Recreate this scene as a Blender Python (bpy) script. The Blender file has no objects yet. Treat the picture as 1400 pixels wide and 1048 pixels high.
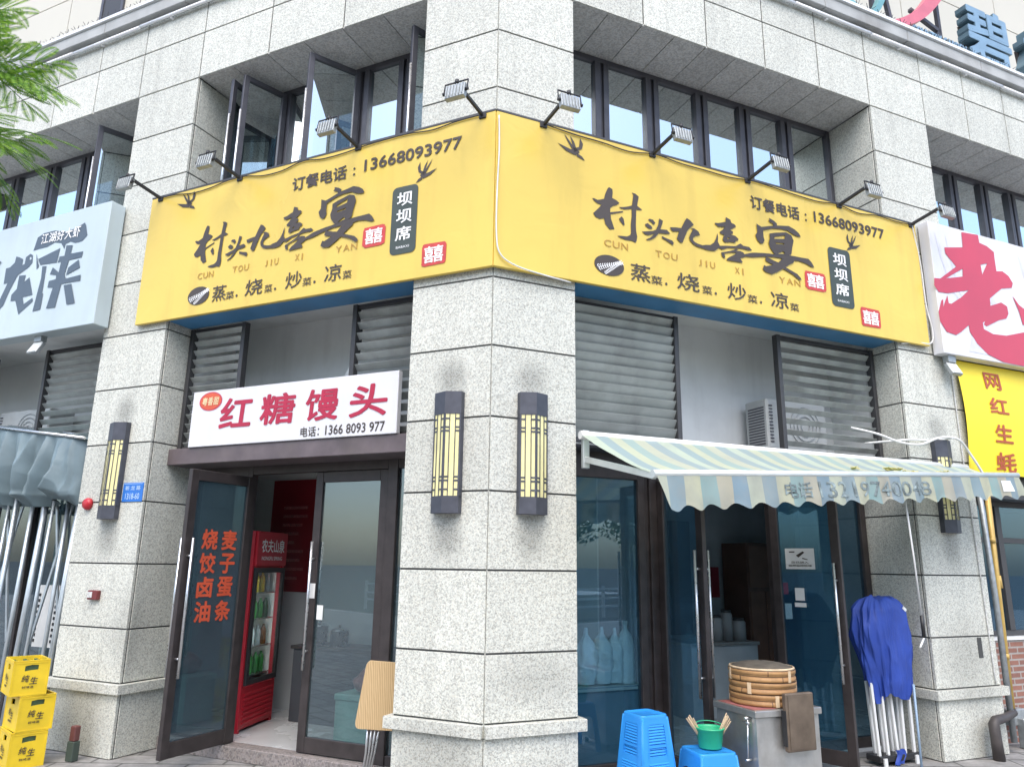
import bpy, bmesh, math, random
from mathutils import Vector, Matrix, noise
from mathutils.geometry import tessellate_polygon
R = math.radians
sc = bpy.context.scene
col = sc.collection
random.seed(7)

# ------------------------------------------------------------ camera, sky, sun, exposure
cd = bpy.data.cameras.new('camera')
cam = bpy.data.objects.new('camera', cd)
col.objects.link(cam)
cr = Vector((0.99989598, -0.00342709, 0.01401047))
cu = Vector((-0.01442353, -0.23757972, 0.97126095))
cf = Vector((0.0, 0.97136200, 0.23760444))
cam.matrix_world = Matrix(((cr.x, cu.x, -cf.x, 0.17227), (cr.y, cu.y, -cf.y, -5.82996), (cr.z, cu.z, -cf.z, 1.79349), (0, 0, 0, 1)))
cd.sensor_fit = 'HORIZONTAL'
cd.sensor_width = 36
cd.lens = 25.998
cd.clip_end = 2000
cd.clip_start = 0.05
sc.camera = cam

SUN_EL, SUN_AZ = 56, 184          # azimuth clockwise from +Y
world = bpy.data.worlds.new('World')
sc.world = world
world.use_nodes = True
wn = world.node_tree
bg = wn.nodes['Background']
sky = wn.nodes.new('ShaderNodeTexSky')
sky.sky_type = 'NISHITA'
sky.sun_disc = False
sky.sun_elevation = R(SUN_EL)
sky.sun_rotation = R(SUN_AZ)
sky.air_density = 1.0
sky.dust_density = 2.6
sky.ozone_density = 1.0
wn.links.new(sky.outputs['Color'], bg.inputs['Color'])
bg.inputs['Strength'].default_value = 0.15
sd = bpy.data.lights.new('sun', 'SUN')
sd.energy = 0.8
sd.angle = R(60)
sd.color = (1.0, 0.98, 0.95)
sun = bpy.data.objects.new('sun', sd)
col.objects.link(sun)
d_ = Vector((math.sin(R(SUN_AZ)) * math.cos(R(SUN_EL)), math.cos(R(SUN_AZ)) * math.cos(R(SUN_EL)), math.sin(R(SUN_EL))))
sun.rotation_euler = d_.to_track_quat('Z', 'Y').to_euler()
sc.view_settings.view_transform = 'Standard'
sc.view_settings.look = 'None'
sc.view_settings.exposure = 1.45
sc.view_settings.gamma = 1
sc.cycles.max_bounces = 8
sc.cycles.transparent_max_bounces = 12
sc.cycles.use_denoising = True

# ------------------------------------------------------------ materials
MATS = {}
def nodes_of(name):
    m = bpy.data.materials.new(name)
    m.use_nodes = True
    return m, m.node_tree, m.node_tree.nodes['Principled BSDF']

def mat(name, c, rough=0.5, metal=0.0, var=0.12, scale=6.0, bump=0.0, bscale=60.0, spec=0.5, coat=0.0, dirt=0.0, trans=0.0):
    """base colour broken up by two scales of noise, with matching roughness and a fine bump"""
    if name in MATS: return MATS[name]
    m, t, b = nodes_of(name)
    tc = t.nodes.new('ShaderNodeNewGeometry')
    n1 = t.nodes.new('ShaderNodeTexNoise'); n1.inputs['Scale'].default_value = scale; n1.inputs['Detail'].default_value = 5
    t.links.new(tc.outputs['Position'], n1.inputs['Vector'])
    rp = t.nodes.new('ShaderNodeValToRGB')
    rp.color_ramp.elements[0].position = 0.3; rp.color_ramp.elements[1].position = 0.7
    lo = [max(0, x * (1 - var)) for x in c]; hi = [min(1, x * (1 + var * 0.6)) for x in c]
    rp.color_ramp.elements[0].color = (*lo, 1); rp.color_ramp.elements[1].color = (*hi, 1)
    t.links.new(n1.outputs['Fac'], rp.inputs['Fac'])
    out = rp.outputs['Color']
    if dirt > 0:
        n2 = t.nodes.new('ShaderNodeTexNoise'); n2.inputs['Scale'].default_value = scale * 0.35; n2.inputs['Detail'].default_value = 8; n2.inputs['Roughness'].default_value = 0.7
        t.links.new(tc.outputs['Position'], n2.inputs['Vector'])
        mr = t.nodes.new('ShaderNodeMapRange'); mr.inputs[1].default_value = 0.5; mr.inputs[2].default_value = 0.75; mr.inputs[3].default_value = 0; mr.inputs[4].default_value = dirt
        t.links.new(n2.outputs['Fac'], mr.inputs[0])
        mx = t.nodes.new('ShaderNodeMix'); mx.data_type = 'RGBA'
        t.links.new(mr.outputs[0], mx.inputs[0]); t.links.new(out, mx.inputs[6]); mx.inputs[7].default_value = (0.12, 0.1, 0.08, 1)
        out = mx.outputs[2]
    t.links.new(out, b.inputs['Base Color'])
    r2 = t.nodes.new('ShaderNodeMapRange'); r2.inputs[3].default_value = max(0.02, rough - 0.08); r2.inputs[4].default_value = min(1, rough + 0.1)
    t.links.new(n1.outputs['Fac'], r2.inputs[0]); t.links.new(r2.outputs[0], b.inputs['Roughness'])
    b.inputs['Metallic'].default_value = metal
    b.inputs['Specular IOR Level'].default_value = spec
    b.inputs['Coat Weight'].default_value = coat
    if trans: b.inputs['Transmission Weight'].default_value = trans
    if bump > 0:
        n3 = t.nodes.new('ShaderNodeTexNoise'); n3.inputs['Scale'].default_value = bscale; n3.inputs['Detail'].default_value = 3
        t.links.new(tc.outputs['Position'], n3.inputs['Vector'])
        bp = t.nodes.new('ShaderNodeBump'); bp.inputs['Strength'].default_value = bump; bp.inputs['Distance'].default_value = 0.01
        t.links.new(n3.outputs['Fac'], bp.inputs['Height']); t.links.new(bp.outputs['Normal'], b.inputs['Normal'])
    MATS[name] = m
    return m

def weathered(m, streak=.25, tint=(.30, .24, .12), wrinkle=.0, wscale=1.6):
    """rain streaks and slack-sheet wrinkles on a printed board"""
    t = m.node_tree; b = t.nodes['Principled BSDF']; g = t.nodes.new('ShaderNodeNewGeometry')
    v = t.nodes.new('ShaderNodeVectorMath'); v.operation = 'MULTIPLY'; t.links.new(g.outputs['Position'], v.inputs[0]); v.inputs[1].default_value = (5, 5, .7)
    n = t.nodes.new('ShaderNodeTexNoise'); n.inputs['Scale'].default_value = 1; n.inputs['Detail'].default_value = 6; t.links.new(v.outputs[0], n.inputs['Vector'])
    r = t.nodes.new('ShaderNodeMapRange'); r.inputs[1].default_value = .52; r.inputs[2].default_value = .75; r.inputs[3].default_value = 0; r.inputs[4].default_value = streak; t.links.new(n.outputs['Fac'], r.inputs[0])
    mx = t.nodes.new('ShaderNodeMix'); mx.data_type = 'RGBA'; src = b.inputs['Base Color'].links[0].from_socket
    t.links.new(r.outputs[0], mx.inputs[0]); t.links.new(src, mx.inputs[6]); mx.inputs[7].default_value = (*tint, 1); t.links.new(mx.outputs[2], b.inputs['Base Color'])
    if wrinkle:
        w = t.nodes.new('ShaderNodeTexNoise'); w.inputs['Scale'].default_value = wscale; w.inputs['Detail'].default_value = 3; w.inputs['Distortion'].default_value = 1.2; t.links.new(g.outputs['Position'], w.inputs['Vector'])
        bp = t.nodes.new('ShaderNodeBump'); bp.inputs['Strength'].default_value = wrinkle; bp.inputs['Distance'].default_value = .03; t.links.new(w.outputs['Fac'], bp.inputs['Height']); t.links.new(bp.outputs['Normal'], b.inputs['Normal'])
    return m

def math_node(t, op, a, b=None, clamp=False):
    n = t.nodes.new('ShaderNodeMath'); n.operation = op; n.use_clamp = clamp
    for i, x in enumerate((a, b)):
        if x is None: continue
        if isinstance(x, (int, float)): n.inputs[i].default_value = x
        else: t.links.new(x, n.inputs[i])
    return n.outputs[0]

def granite(name, light, dark, stains=(), sc_=135.0):
    m, t, b = nodes_of(name)
    g = t.nodes.new('ShaderNodeNewGeometry')
    n1 = t.nodes.new('ShaderNodeTexNoise'); n1.inputs['Scale'].default_value = sc_; n1.inputs['Detail'].default_value = 2.5; n1.inputs['Roughness'].default_value = 0.65
    n2 = t.nodes.new('ShaderNodeTexVoronoi'); n2.inputs['Scale'].default_value = sc_ * 0.72
    n3 = t.nodes.new('ShaderNodeTexNoise'); n3.inputs['Scale'].default_value = 1.7; n3.inputs['Detail'].default_value = 6
    n4 = t.nodes.new('ShaderNodeTexNoise'); n4.inputs['Scale'].default_value = sc_ * 0.55; n4.inputs['Detail'].default_value = 1
    for n in (n1, n2, n3, n4): t.links.new(g.outputs['Position'], n.inputs['Vector'])
    rp = t.nodes.new('ShaderNodeValToRGB'); e = rp.color_ramp.elements
    e[0].position = 0.30; e[0].color = (*dark, 1)
    e[1].position = 0.66; e[1].color = (*[min(1, x * 1.10) for x in light], 1)
    k = e.new(0.42); k.color = (*[0.72 * x + 0.28 * y for x, y in zip(light, dark)], 1)
    k = e.new(0.50); k.color = (*light, 1)
    t.links.new(n1.outputs['Fac'], rp.inputs['Fac'])
    # crystal grains, each with a tone of its own
    sep = t.nodes.new('ShaderNodeSeparateColor'); t.links.new(n2.outputs['Color'], sep.inputs[0])
    gr = t.nodes.new('ShaderNodeValToRGB'); e2 = gr.color_ramp.elements
    e2[0].position = 0.02; e2[0].color = (*[d * .8 for d in dark], 1); e2[1].position = 1; e2[1].color = (*[min(1, x * 1.22) for x in light], 1)
    for ps, w in ((.22, .55), (.5, .98), (.8, 1.12)):
        k2 = e2.new(ps); k2.color = (*[min(1, x * w) for x in light], 1)
    t.links.new(sep.outputs[0], gr.inputs['Fac'])
    mx = t.nodes.new('ShaderNodeMix'); mx.data_type = 'RGBA'
    mx.inputs[0].default_value = 0.5; t.links.new(rp.outputs['Color'], mx.inputs[6]); t.links.new(gr.outputs['Color'], mx.inputs[7])
    # pinkish feldspar
    mp = t.nodes.new('ShaderNodeMix'); mp.data_type = 'RGBA'; mp.blend_type = 'MULTIPLY'
    t.links.new(math_node(t, 'MULTIPLY', math_node(t, 'GREATER_THAN', n4.outputs['Fac'], 0.56), 0.5), mp.inputs[0])
    t.links.new(mx.outputs[2], mp.inputs[6]); mp.inputs[7].default_value = (1, 0.93, 0.86, 1)
    # slab-to-slab tone and slow weathering
    tone = math_node(t, 'ADD', math_node(t, 'MULTIPLY', g.outputs['Random Per Island'], 0.15), 0.87)
    slow = math_node(t, 'ADD', math_node(t, 'MULTIPLY', n3.outputs['Fac'], 0.22), 0.9)
    vmul = t.nodes.new('ShaderNodeVectorMath'); vmul.operation = 'MULTIPLY'; t.links.new(g.outputs['Position'], vmul.inputs[0]); vmul.inputs[1].default_value = (7, 7, .45)
    n5 = t.nodes.new('ShaderNodeTexNoise'); n5.inputs['Scale'].default_value = 1; n5.inputs['Detail'].default_value = 5; n5.inputs['Roughness'].default_value = .6
    t.links.new(vmul.outputs[0], n5.inputs['Vector'])     # rain streaks
    st_ = t.nodes.new('ShaderNodeMapRange'); st_.inputs[1].default_value = .50; st_.inputs[2].default_value = .72; st_.inputs[3].default_value = 1.0; st_.inputs[4].default_value = .87
    t.links.new(n5.outputs['Fac'], st_.inputs[0])
    fac = math_node(t, 'MULTIPLY', math_node(t, 'MULTIPLY', tone, slow), st_.outputs[0])
    for (p, rx, rz, amt) in stains:
        vm = t.nodes.new('ShaderNodeVectorMath'); vm.operation = 'SUBTRACT'; t.links.new(g.outputs['Position'], vm.inputs[0]); vm.inputs[1].default_value = p
        vs = t.nodes.new('ShaderNodeVectorMath'); vs.operation = 'DIVIDE'; t.links.new(vm.outputs[0], vs.inputs[0]); vs.inputs[1].default_value = (rx, rx, rz)
        vl = t.nodes.new('ShaderNodeVectorMath'); vl.operation = 'LENGTH'; t.links.new(vs.outputs[0], vl.inputs[0])
        mr = t.nodes.new('ShaderNodeMapRange'); mr.interpolation_type = 'SMOOTHSTEP'; mr.inputs[1].default_value = 0.15; mr.inputs[2].default_value = 1; mr.inputs[3].default_value = amt; mr.inputs[4].default_value = 0
        t.links.new(vl.outputs['Value'], mr.inputs[0])
        nz = math_node(t, 'MULTIPLY', mr.outputs[0], math_node(t, 'ADD', n3.outputs['Fac'], 0.4))
        fac = math_node(t, 'MULTIPLY', fac, math_node(t, 'SUBTRACT', 1.0, nz, True))
    sc2 = t.nodes.new('ShaderNodeMix'); sc2.data_type = 'RGBA'; sc2.blend_type = 'MULTIPLY'; sc2.inputs[0].default_value = 1
    cmb = t.nodes.new('ShaderNodeCombineColor')
    for i in range(3): t.links.new(fac, cmb.inputs[i])
    t.links.new(mp.outputs[2], sc2.inputs[6]); t.links.new(cmb.outputs[0], sc2.inputs[7])
    t.links.new(sc2.outputs[2], b.inputs['Base Color'])
    b.inputs['Roughness'].default_value = 0.55
    b.inputs['Specular IOR Level'].default_value = 0.35
    bp = t.nodes.new('ShaderNodeBump'); bp.inputs['Strength'].default_value = 0.25; bp.inputs['Distance'].default_value = 0.003
    t.links.new(n1.outputs['Fac'], bp.inputs['Height']); t.links.new(bp.outputs['Normal'], b.inputs['Normal'])
    return m

def glass(name, tint, refl=1.0, ior=1.55, rough=0.015, wave=0.0, milky=0.0, hazecol=(.3, .4, .46), rcol=(.9, .96, 1.0)):
    m, t, b = nodes_of(name)
    t.nodes.remove(b)
    o = t.nodes['Material Output']
    fr = t.nodes.new('ShaderNodeFresnel')
    gb = t.nodes.new('ShaderNodeNewGeometry')     # same reflectance from either side of the thin pane
    t.links.new(math_node(t, 'ADD', math_node(t, 'MULTIPLY', gb.outputs['Backfacing'], 1 / ior - ior), ior), fr.inputs['IOR'])
    tr = t.nodes.new('ShaderNodeBsdfTransparent'); tr.inputs['Color'].default_value = (*tint, 1)
    gl = t.nodes.new('ShaderNodeBsdfGlossy'); gl.inputs['Roughness'].default_value = rough; gl.inputs['Color'].default_value = (*rcol, 1)
    if wave:
        g = t.nodes.new('ShaderNodeNewGeometry')
        nz = t.nodes.new('ShaderNodeTexNoise'); nz.inputs['Scale'].default_value = 1.3; nz.inputs['Detail'].default_value = 1
        t.links.new(g.outputs['Position'], nz.inputs['Vector'])
        bp = t.nodes.new('ShaderNodeBump'); bp.inputs['Strength'].default_value = wave; bp.inputs['Distance'].default_value = 0.02
        t.links.new(nz.outputs['Fac'], bp.inputs['Height']); t.links.new(bp.outputs['Normal'], gl.inputs['Normal'])
    mx = t.nodes.new('ShaderNodeMixShader')
    f = math_node(t, 'MULTIPLY', fr.outputs[0], refl, True)
    t.links.new(f, mx.inputs[0]); t.links.new(tr.outputs[0], mx.inputs[1]); t.links.new(gl.outputs[0], mx.inputs[2])
    out = mx.outputs[0]
    if milky:      # painted haze: a diffuse film layer mixed in to lift dark panes
        g2 = t.nodes.new('ShaderNodeNewGeometry')
        n2 = t.nodes.new('ShaderNodeTexNoise'); n2.inputs['Scale'].default_value = 2.2; n2.inputs['Detail'].default_value = 6; t.links.new(g2.outputs['Position'], n2.inputs['Vector'])
        df = t.nodes.new('ShaderNodeBsdfDiffuse'); df.inputs['Color'].default_value = (*hazecol, 1)
        m2 = t.nodes.new('ShaderNodeMixShader'); t.links.new(math_node(t, 'MULTIPLY', math_node(t, 'ADD', n2.outputs['Fac'], .5), milky), m2.inputs[0])
        t.links.new(out, m2.inputs[1]); t.links.new(df.outputs[0], m2.inputs[2]); out = m2.outputs[0]
    t.links.new(out, o.inputs['Surface'])
    return m

def stripes(name, axis, period, cols, fade=0.25, transl=0.25):
    """woven cloth striped along one object axis, sun-faded and dusty"""
    m, t, b = nodes_of(name)
    tc = t.nodes.new('ShaderNodeTexCoord')
    sp = t.nodes.new('ShaderNodeSeparateXYZ'); t.links.new(tc.outputs['Object'], sp.inputs[0])
    v = math_node(t, 'FRACT', math_node(t, 'DIVIDE', sp.outputs[axis], period))
    rp = t.nodes.new('ShaderNodeValToRGB'); rp.color_ramp.interpolation = 'CONSTANT'
    e = rp.color_ramp.elements
    n = len(cols)
    e[0].position = 0; e[0].color = (*cols[0], 1)
    e[1].position = 1 / n; e[1].color = (*cols[1], 1)
    for i in range(2, n):
        k = e.new(i / n); k.color = (*cols[i], 1)
    t.links.new(v, rp.inputs['Fac'])
    nz = t.nodes.new('ShaderNodeTexNoise'); nz.inputs['Scale'].default_value = 3.5; nz.inputs['Detail'].default_value = 7; nz.inputs['Roughness'].default_value = 0.65
    t.links.new(tc.outputs['Object'], nz.inputs['Vector'])
    mr = t.nodes.new('ShaderNodeMapRange'); mr.inputs[1].default_value = 0.35; mr.inputs[2].default_value = 0.75; mr.inputs[3].default_value = 0; mr.inputs[4].default_value = fade
    t.links.new(nz.outputs['Fac'], mr.inputs[0])
    mx = t.nodes.new('ShaderNodeMix'); mx.data_type = 'RGBA'
    t.links.new(mr.outputs[0], mx.inputs[0]); t.links.new(rp.outputs['Color'], mx.inputs[6]); mx.inputs[7].default_value = (0.35, 0.36, 0.33, 1)
    t.links.new(mx.outputs[2], b.inputs['Base Color'])
    b.inputs['Roughness'].default_value = 0.85
    b.inputs['Specular IOR Level'].default_value = 0.2
    tl = t.nodes.new('ShaderNodeBsdfTranslucent'); t.links.new(mx.outputs[2], tl.inputs['Color'])
    ms = t.nodes.new('ShaderNodeMixShader'); ms.inputs[0].default_value = transl
    o = t.nodes['Material Output']
    t.links.new(b.outputs[0], ms.inputs[1]); t.links.new(tl.outputs[0], ms.inputs[2]); t.links.new(ms.outputs[0], o.inputs['Surface'])
    return m

def brickmat(name, c1, c2, mortar, bw, bh, ms=0.012, rough=0.8, axes='XZ', offset=0.5, bump=0.4, noise_amt=0.3):
    m, t, b = nodes_of(name)
    tc = t.nodes.new('ShaderNodeTexCoord')
    sp = t.nodes.new('ShaderNodeSeparateXYZ'); t.links.new(tc.outputs['Object'], sp.inputs[0])
    cb = t.nodes.new('ShaderNodeCombineXYZ')
    for i, a in enumerate(axes): t.links.new(sp.outputs['XYZ'.index(a)], cb.inputs[i])
    bt = t.nodes.new('ShaderNodeTexBrick'); t.links.new(cb.outputs[0], bt.inputs['Vector'])
    bt.inputs['Scale'].default_value = 1; bt.inputs['Brick Width'].default_value = bw; bt.inputs['Row Height'].default_value = bh; bt.inputs['Mortar Size'].default_value = ms
    bt.offset = offset
    bt.inputs['Color1'].default_value = (*c1, 1); bt.inputs['Color2'].default_value = (*c2, 1); bt.inputs['Mortar'].default_value = (*mortar, 1)
    nz = t.nodes.new('ShaderNodeTexNoise'); nz.inputs['Scale'].default_value = 5; nz.inputs['Detail'].default_value = 8; nz.inputs['Roughness'].default_value = 0.75
    t.links.new(tc.outputs['Object'], nz.inputs['Vector'])
    mx = t.nodes.new('ShaderNodeMix'); mx.data_type = 'RGBA'; mx.blend_type = 'MULTIPLY'; mx.inputs[0].default_value = 1
    mr = t.nodes.new('ShaderNodeMapRange'); mr.inputs[1].default_value = 0.3; mr.inputs[2].default_value = 0.7; mr.inputs[3].default_value = 1 - noise_amt; mr.inputs[4].default_value = 1.1
    t.links.new(nz.outputs['Fac'], mr.inputs[0])
    cc = t.nodes.new('ShaderNodeCombineColor')
    for i in range(3): t.links.new(mr.outputs[0], cc.inputs[i])
    t.links.new(bt.outputs['Color'], mx.inputs[6]); t.links.new(cc.outputs[0], mx.inputs[7])
    t.links.new(mx.outputs[2], b.inputs['Base Color'])
    b.inputs['Roughness'].default_value = rough
    bp = t.nodes.new('ShaderNodeBump'); bp.inputs['Strength'].default_value = bump; bp.inputs['Distance'].default_value = 0.006; bp.invert = True
    t.links.new(bt.outputs['Fac'], bp.inputs['Height']); t.links.new(bp.outputs['Normal'], b.inputs['Normal'])
    return m

def leafmat(name, c1, c2, c3):
    m, t, b = nodes_of(name)
    g = t.nodes.new('ShaderNodeNewGeometry')
    rp = t.nodes.new('ShaderNodeValToRGB'); e = rp.color_ramp.elements
    e[0].color = (*c1, 1); e[1].color = (*c3, 1); k = e.new(0.5); k.color = (*c2, 1)
    t.links.new(g.outputs['Random Per Island'], rp.inputs['Fac'])
    t.links.new(rp.outputs['Color'], b.inputs['Base Color'])
    b.inputs['Roughness'].default_value = 0.5; b.inputs['Specular IOR Level'].default_value = 0.3
    tl = t.nodes.new('ShaderNodeBsdfTranslucent'); t.links.new(rp.outputs['Color'], tl.inputs['Color'])
    ms = t.nodes.new('ShaderNodeMixShader'); ms.inputs[0].default_value = 0.45
    t.links.new(b.outputs[0], ms.inputs[1]); t.links.new(tl.outputs[0], ms.inputs[2])
    t.links.new(ms.outputs[0], t.nodes['Material Output'].inputs['Surface'])
    return m

# ------------------------------------------------------------ mesh helpers
ANG = {'R': math.atan2(0.40183158, 0.91571359), 'L': math.atan2(-0.41578533, 0.90946278), 'W': 0.0}
def W(frame, x, y, z):
    a = ANG[frame]
    return Vector((x * math.cos(a) - y * math.sin(a), x * math.sin(a) + y * math.cos(a), z))

class MB:
    def __init__(s): s.v = []; s.f = []; s.mi = []; s.m = 0; s.sm = []
    def add(s, vs, fs, smooth=False):
        o = len(s.v)
        s.v += [tuple(v) for v in vs]
        for f in fs:
            s.f.append(tuple(i + o for i in f)); s.mi.append(s.m); s.sm.append(smooth)
        return s
    def box(s, x0, x1, y0, y1, z0, z1):
        vs = [(x, y, z) for z in (z0, z1) for y in (y0, y1) for x in (x0, x1)]
        return s.add(vs, [(0, 2, 3, 1), (4, 5, 7, 6), (0, 1, 5, 4), (2, 6, 7, 3), (0, 4, 6, 2), (1, 3, 7, 5)])
    def obox(s, c, size, rot):
        M = rot.to_matrix() if hasattr(rot, 'to_matrix') else rot
        c = Vector(c)
        vs = [c + M @ Vector((x * size[0] / 2, y * size[1] / 2, z * size[2] / 2)) for z in (-1, 1) for y in (-1, 1) for x in (-1, 1)]
        return s.add(vs, [(0, 2, 3, 1), (4, 5, 7, 6), (0, 1, 5, 4), (2, 6, 7, 3), (0, 4, 6, 2), (1, 3, 7, 5)])
    def bar(s, p0, p1, w, h, up=(0, 0, 1)):
        p0 = Vector(p0); p1 = Vector(p1); d = (p1 - p0); L = d.length; d.normalize()
        u = Vector(up)
        if abs(d.dot(u)) > 0.98: u = Vector((1, 0, 0))
        a = d.cross(u).normalized(); b = a.cross(d)
        M = Matrix((d, a, b)).transposed()
        return s.obox((p0 + p1) / 2, (L, w, h), M)
    def tube(s, pts, r, n=8, smooth=True):
        pts = [Vector(p) for p in pts]; rings = []
        rr = r if isinstance(r, (list, tuple)) else [r] * len(pts)
        prev = None
        for i, p in enumerate(pts):
            d = (pts[min(i + 1, len(pts) - 1)] - pts[max(i - 1, 0)]).normalized()
            if prev is None:
                a = d.cross(Vector((0, 0, 1)))
                if a.length < 0.05: a = d.cross(Vector((1, 0, 0)))
            else: a = prev - d * prev.dot(d)
            a.normalize(); prev = a; b = d.cross(a)
            rings.append([p + (a * math.cos(2 * math.pi * k / n) + b * math.sin(2 * math.pi * k / n)) * rr[i] for k in range(n)])
        vs = [v for q in rings for v in q]; fs = []
        for i in range(len(pts) - 1):
            for k in range(n):
                fs.append((i * n + k, i * n + (k + 1) % n, (i + 1) * n + (k + 1) % n, (i + 1) * n + k))
        s.add(vs, fs, smooth)
        o = len(s.v) - len(vs)
        s.f.append(tuple(o + k for k in range(n - 1, -1, -1))); s.mi.append(s.m); s.sm.append(False)
        o2 = len(s.v) - n
        s.f.append(tuple(o2 + k for k in range(n))); s.mi.append(s.m); s.sm.append(False)
        return s
    def lathe(s, prof, c=(0, 0, 0), n=24, smooth=True, cap=True):
        vs = [(c[0] + r * math.cos(2 * math.pi * k / n), c[1] + r * math.sin(2 * math.pi * k / n), c[2] + z) for r, z in prof for k in range(n)]
        fs = [(i * n + k, i * n + (k + 1) % n, (i + 1) * n + (k + 1) % n, (i + 1) * n + k) for i in range(len(prof) - 1) for k in range(n)]
        s.add(vs, fs, smooth)
        if cap:
            o = len(s.v) - len(vs)
            for off in (0, (len(prof) - 1) * n):
                s.f.append(tuple(o + off + k for k in range(n))); s.mi.append(s.m); s.sm.append(False)
        return s
    def poly(s, loops, f0, f1=None):
        """2-D loops (first the outline, then holes); f0/f1 map (x,z) to 3-D front and back"""
        vec = [[Vector((p[0], p[1], 0)) for p in l] for l in loops]
        tris = tessellate_polygon(vec)
        flat = [p for l in loops for p in l]
        s.add([f0(*p) for p in flat], [tuple(t) for t in tris])
        if f1:
            s.add([f1(*p) for p in flat], [tuple(t) for t in tris])
            for l in loops:
                n = len(l)
                vs = [f0(*p) for p in l] + [f1(*p) for p in l]
                s.add(vs, [(i, (i + 1) % n, n + (i + 1) % n, n + i) for i in range(n)])
        return s
    def grid(s, fn, nu, nv, smooth=True):
        vs = [fn(i / nu, j / nv) for j in range(nv + 1) for i in range(nu + 1)]
        fs = [(j * (nu + 1) + i, j * (nu + 1) + i + 1, (j + 1) * (nu + 1) + i + 1, (j + 1) * (nu + 1) + i) for j in range(nv) for i in range(nu)]
        return s.add(vs, fs, smooth)

def build(name, mb, mats, parent=None, base=(0, 0, 0), bevel=0.0, solid=True, seg=1):
    me = bpy.data.meshes.new(name)
    bx, by, bz = base
    me.from_pydata([(v[0] - bx, v[1] - by, v[2] - bz) for v in mb.v], [], mb.f)
    if not isinstance(mats, (list, tuple)): mats = [mats]
    for m in mats: me.materials.append(m)
    for i, p in enumerate(me.polygons):
        p.material_index = mb.mi[i]; p.use_smooth = mb.sm[i]
    if solid or bevel:
        bm = bmesh.new(); bm.from_mesh(me)
        if solid: bmesh.ops.recalc_face_normals(bm, faces=bm.faces)
        if bevel:
            ed = [e for e in bm.edges if len(e.link_faces) == 2 and e.calc_face_angle(0) > 0.5]
            bmesh.ops.bevel(bm, geom=ed, offset=bevel, segments=seg, profile=0.5, affect='EDGES', clamp_overlap=True)
        bm.to_mesh(me); bm.free()
    o = bpy.data.objects.new(name, me)
    col.objects.link(o)
    if parent is not None: o.parent = parent
    return o

class Thing:
    def __init__(s, name, label, cat, frame='W', at=(0, 0, 0), rz=0.0, group=None):
        o = bpy.data.objects.new(name, None); col.objects.link(o)
        o.empty_display_size = 0.2
        o.location = W(frame, *at); o.rotation_euler = (0, 0, ANG[frame] + rz)
        o['label'] = label; o['category'] = cat
        if group: o['group'] = group
        s.o = o; s.at = at; s.frame = frame
    def part(s, name, mb, mats, parent=None, label=None, base=None, **k):
        p = build(name, mb, mats, parent or s.o, s.at if base is None else base, **k)
        if label: p['label'] = label
        return p

def solo(name, label, cat, mb, mats, frame='W', at=(0, 0, 0), group=None, local=False, **k):
    o = build(name, mb, mats, None, (0, 0, 0) if local else at, **k)
    o.location = W(frame, *at); o.rotation_euler = (0, 0, ANG[frame])
    o['label'] = label; o['category'] = cat
    if group: o['group'] = group
    return o

def structure(name, mb, mats, **k):
    o = build(name, mb, mats, **k); o['kind'] = 'structure'; return o

def dup(t, frame, at, label, group=None, rz=0.0):
    r = t.o.copy(); col.objects.link(r)
    r.location = W(frame, *at); r.rotation_euler = (0, 0, ANG[frame] + rz)
    r['label'] = label
    if group: r['group'] = group
    for ch in t.o.children:
        c = ch.copy(); col.objects.link(c); c.parent = r
        for g in ch.children:
            d = g.copy(); col.objects.link(d); d.parent = c
    return r

# ------------------------------------------------------------ lettering
_tc = {}
def glyphs(s):
    """flat outline mesh of a string: (vertices scaled to 0..1 in both axes, faces)"""
    if s in _tc: return _tc[s]
    cu_ = bpy.data.curves.new('lettering', 'FONT'); cu_.body = s; cu_.size = 1; cu_.resolution_u = 3
    ob = bpy.data.objects.new('lettering', cu_); col.objects.link(ob)
    dg = bpy.context.evaluated_depsgraph_get(); dg.update()
    me = bpy.data.meshes.new_from_object(ob.evaluated_get(dg))
    vs = [(v.co.x, v.co.y) for v in me.vertices]; fs = [tuple(p.vertices) for p in me.polygons]
    bpy.data.objects.remove(ob); bpy.data.curves.remove(cu_); bpy.data.meshes.remove(me)
    if not vs: vs = [(0, 0), (1, 1)]
    x0 = min(v[0] for v in vs); x1 = max(v[0] for v in vs); y0 = min(v[1] for v in vs); y1 = max(v[1] for v in vs)
    r = ([((a - x0) / max(1e-6, x1 - x0), (b - y0) / max(1e-6, y1 - y0)) for a, b in vs], fs, max(1e-6, x1 - x0), max(1e-6, y1 - y0))
    _tc[s] = r
    return r
def write(mb, s, x0, x1, z0, z1, y, bold=0.012, fn=None, lean=0.0):
    vs, fs, gw, gh = glyphs(s)
    f = fn or (lambda a, b, o=0.0: (a, y - o, b))
    # heavier weights: the outline laid down several times, each a hair in front of the last
    bx, bz = bold / gw * (x1 - x0), bold / gh * (z1 - z0)
    sh = [(0, 0)] if bold < .004 else [(0, 0), (-.7, .7), (.7, -.7), (.7, .7), (-.7, -.7), (1, 0), (-1, 0), (0, 1), (0, -1)] if bold > .014 else [(0, 0), (-1, 0), (1, 0), (0, 1), (0, -1)]
    x0 += bx; x1 -= bx; z0 += bz; z1 -= bz
    for i, (p, q) in enumerate(sh):
        mb.add([f(x0 + a * (x1 - x0) + lean * (b - 0.5) * (z1 - z0) + p * bx, z0 + b * (z1 - z0) + q * bz, i * .00025) for a, b in vs], fs)
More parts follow.
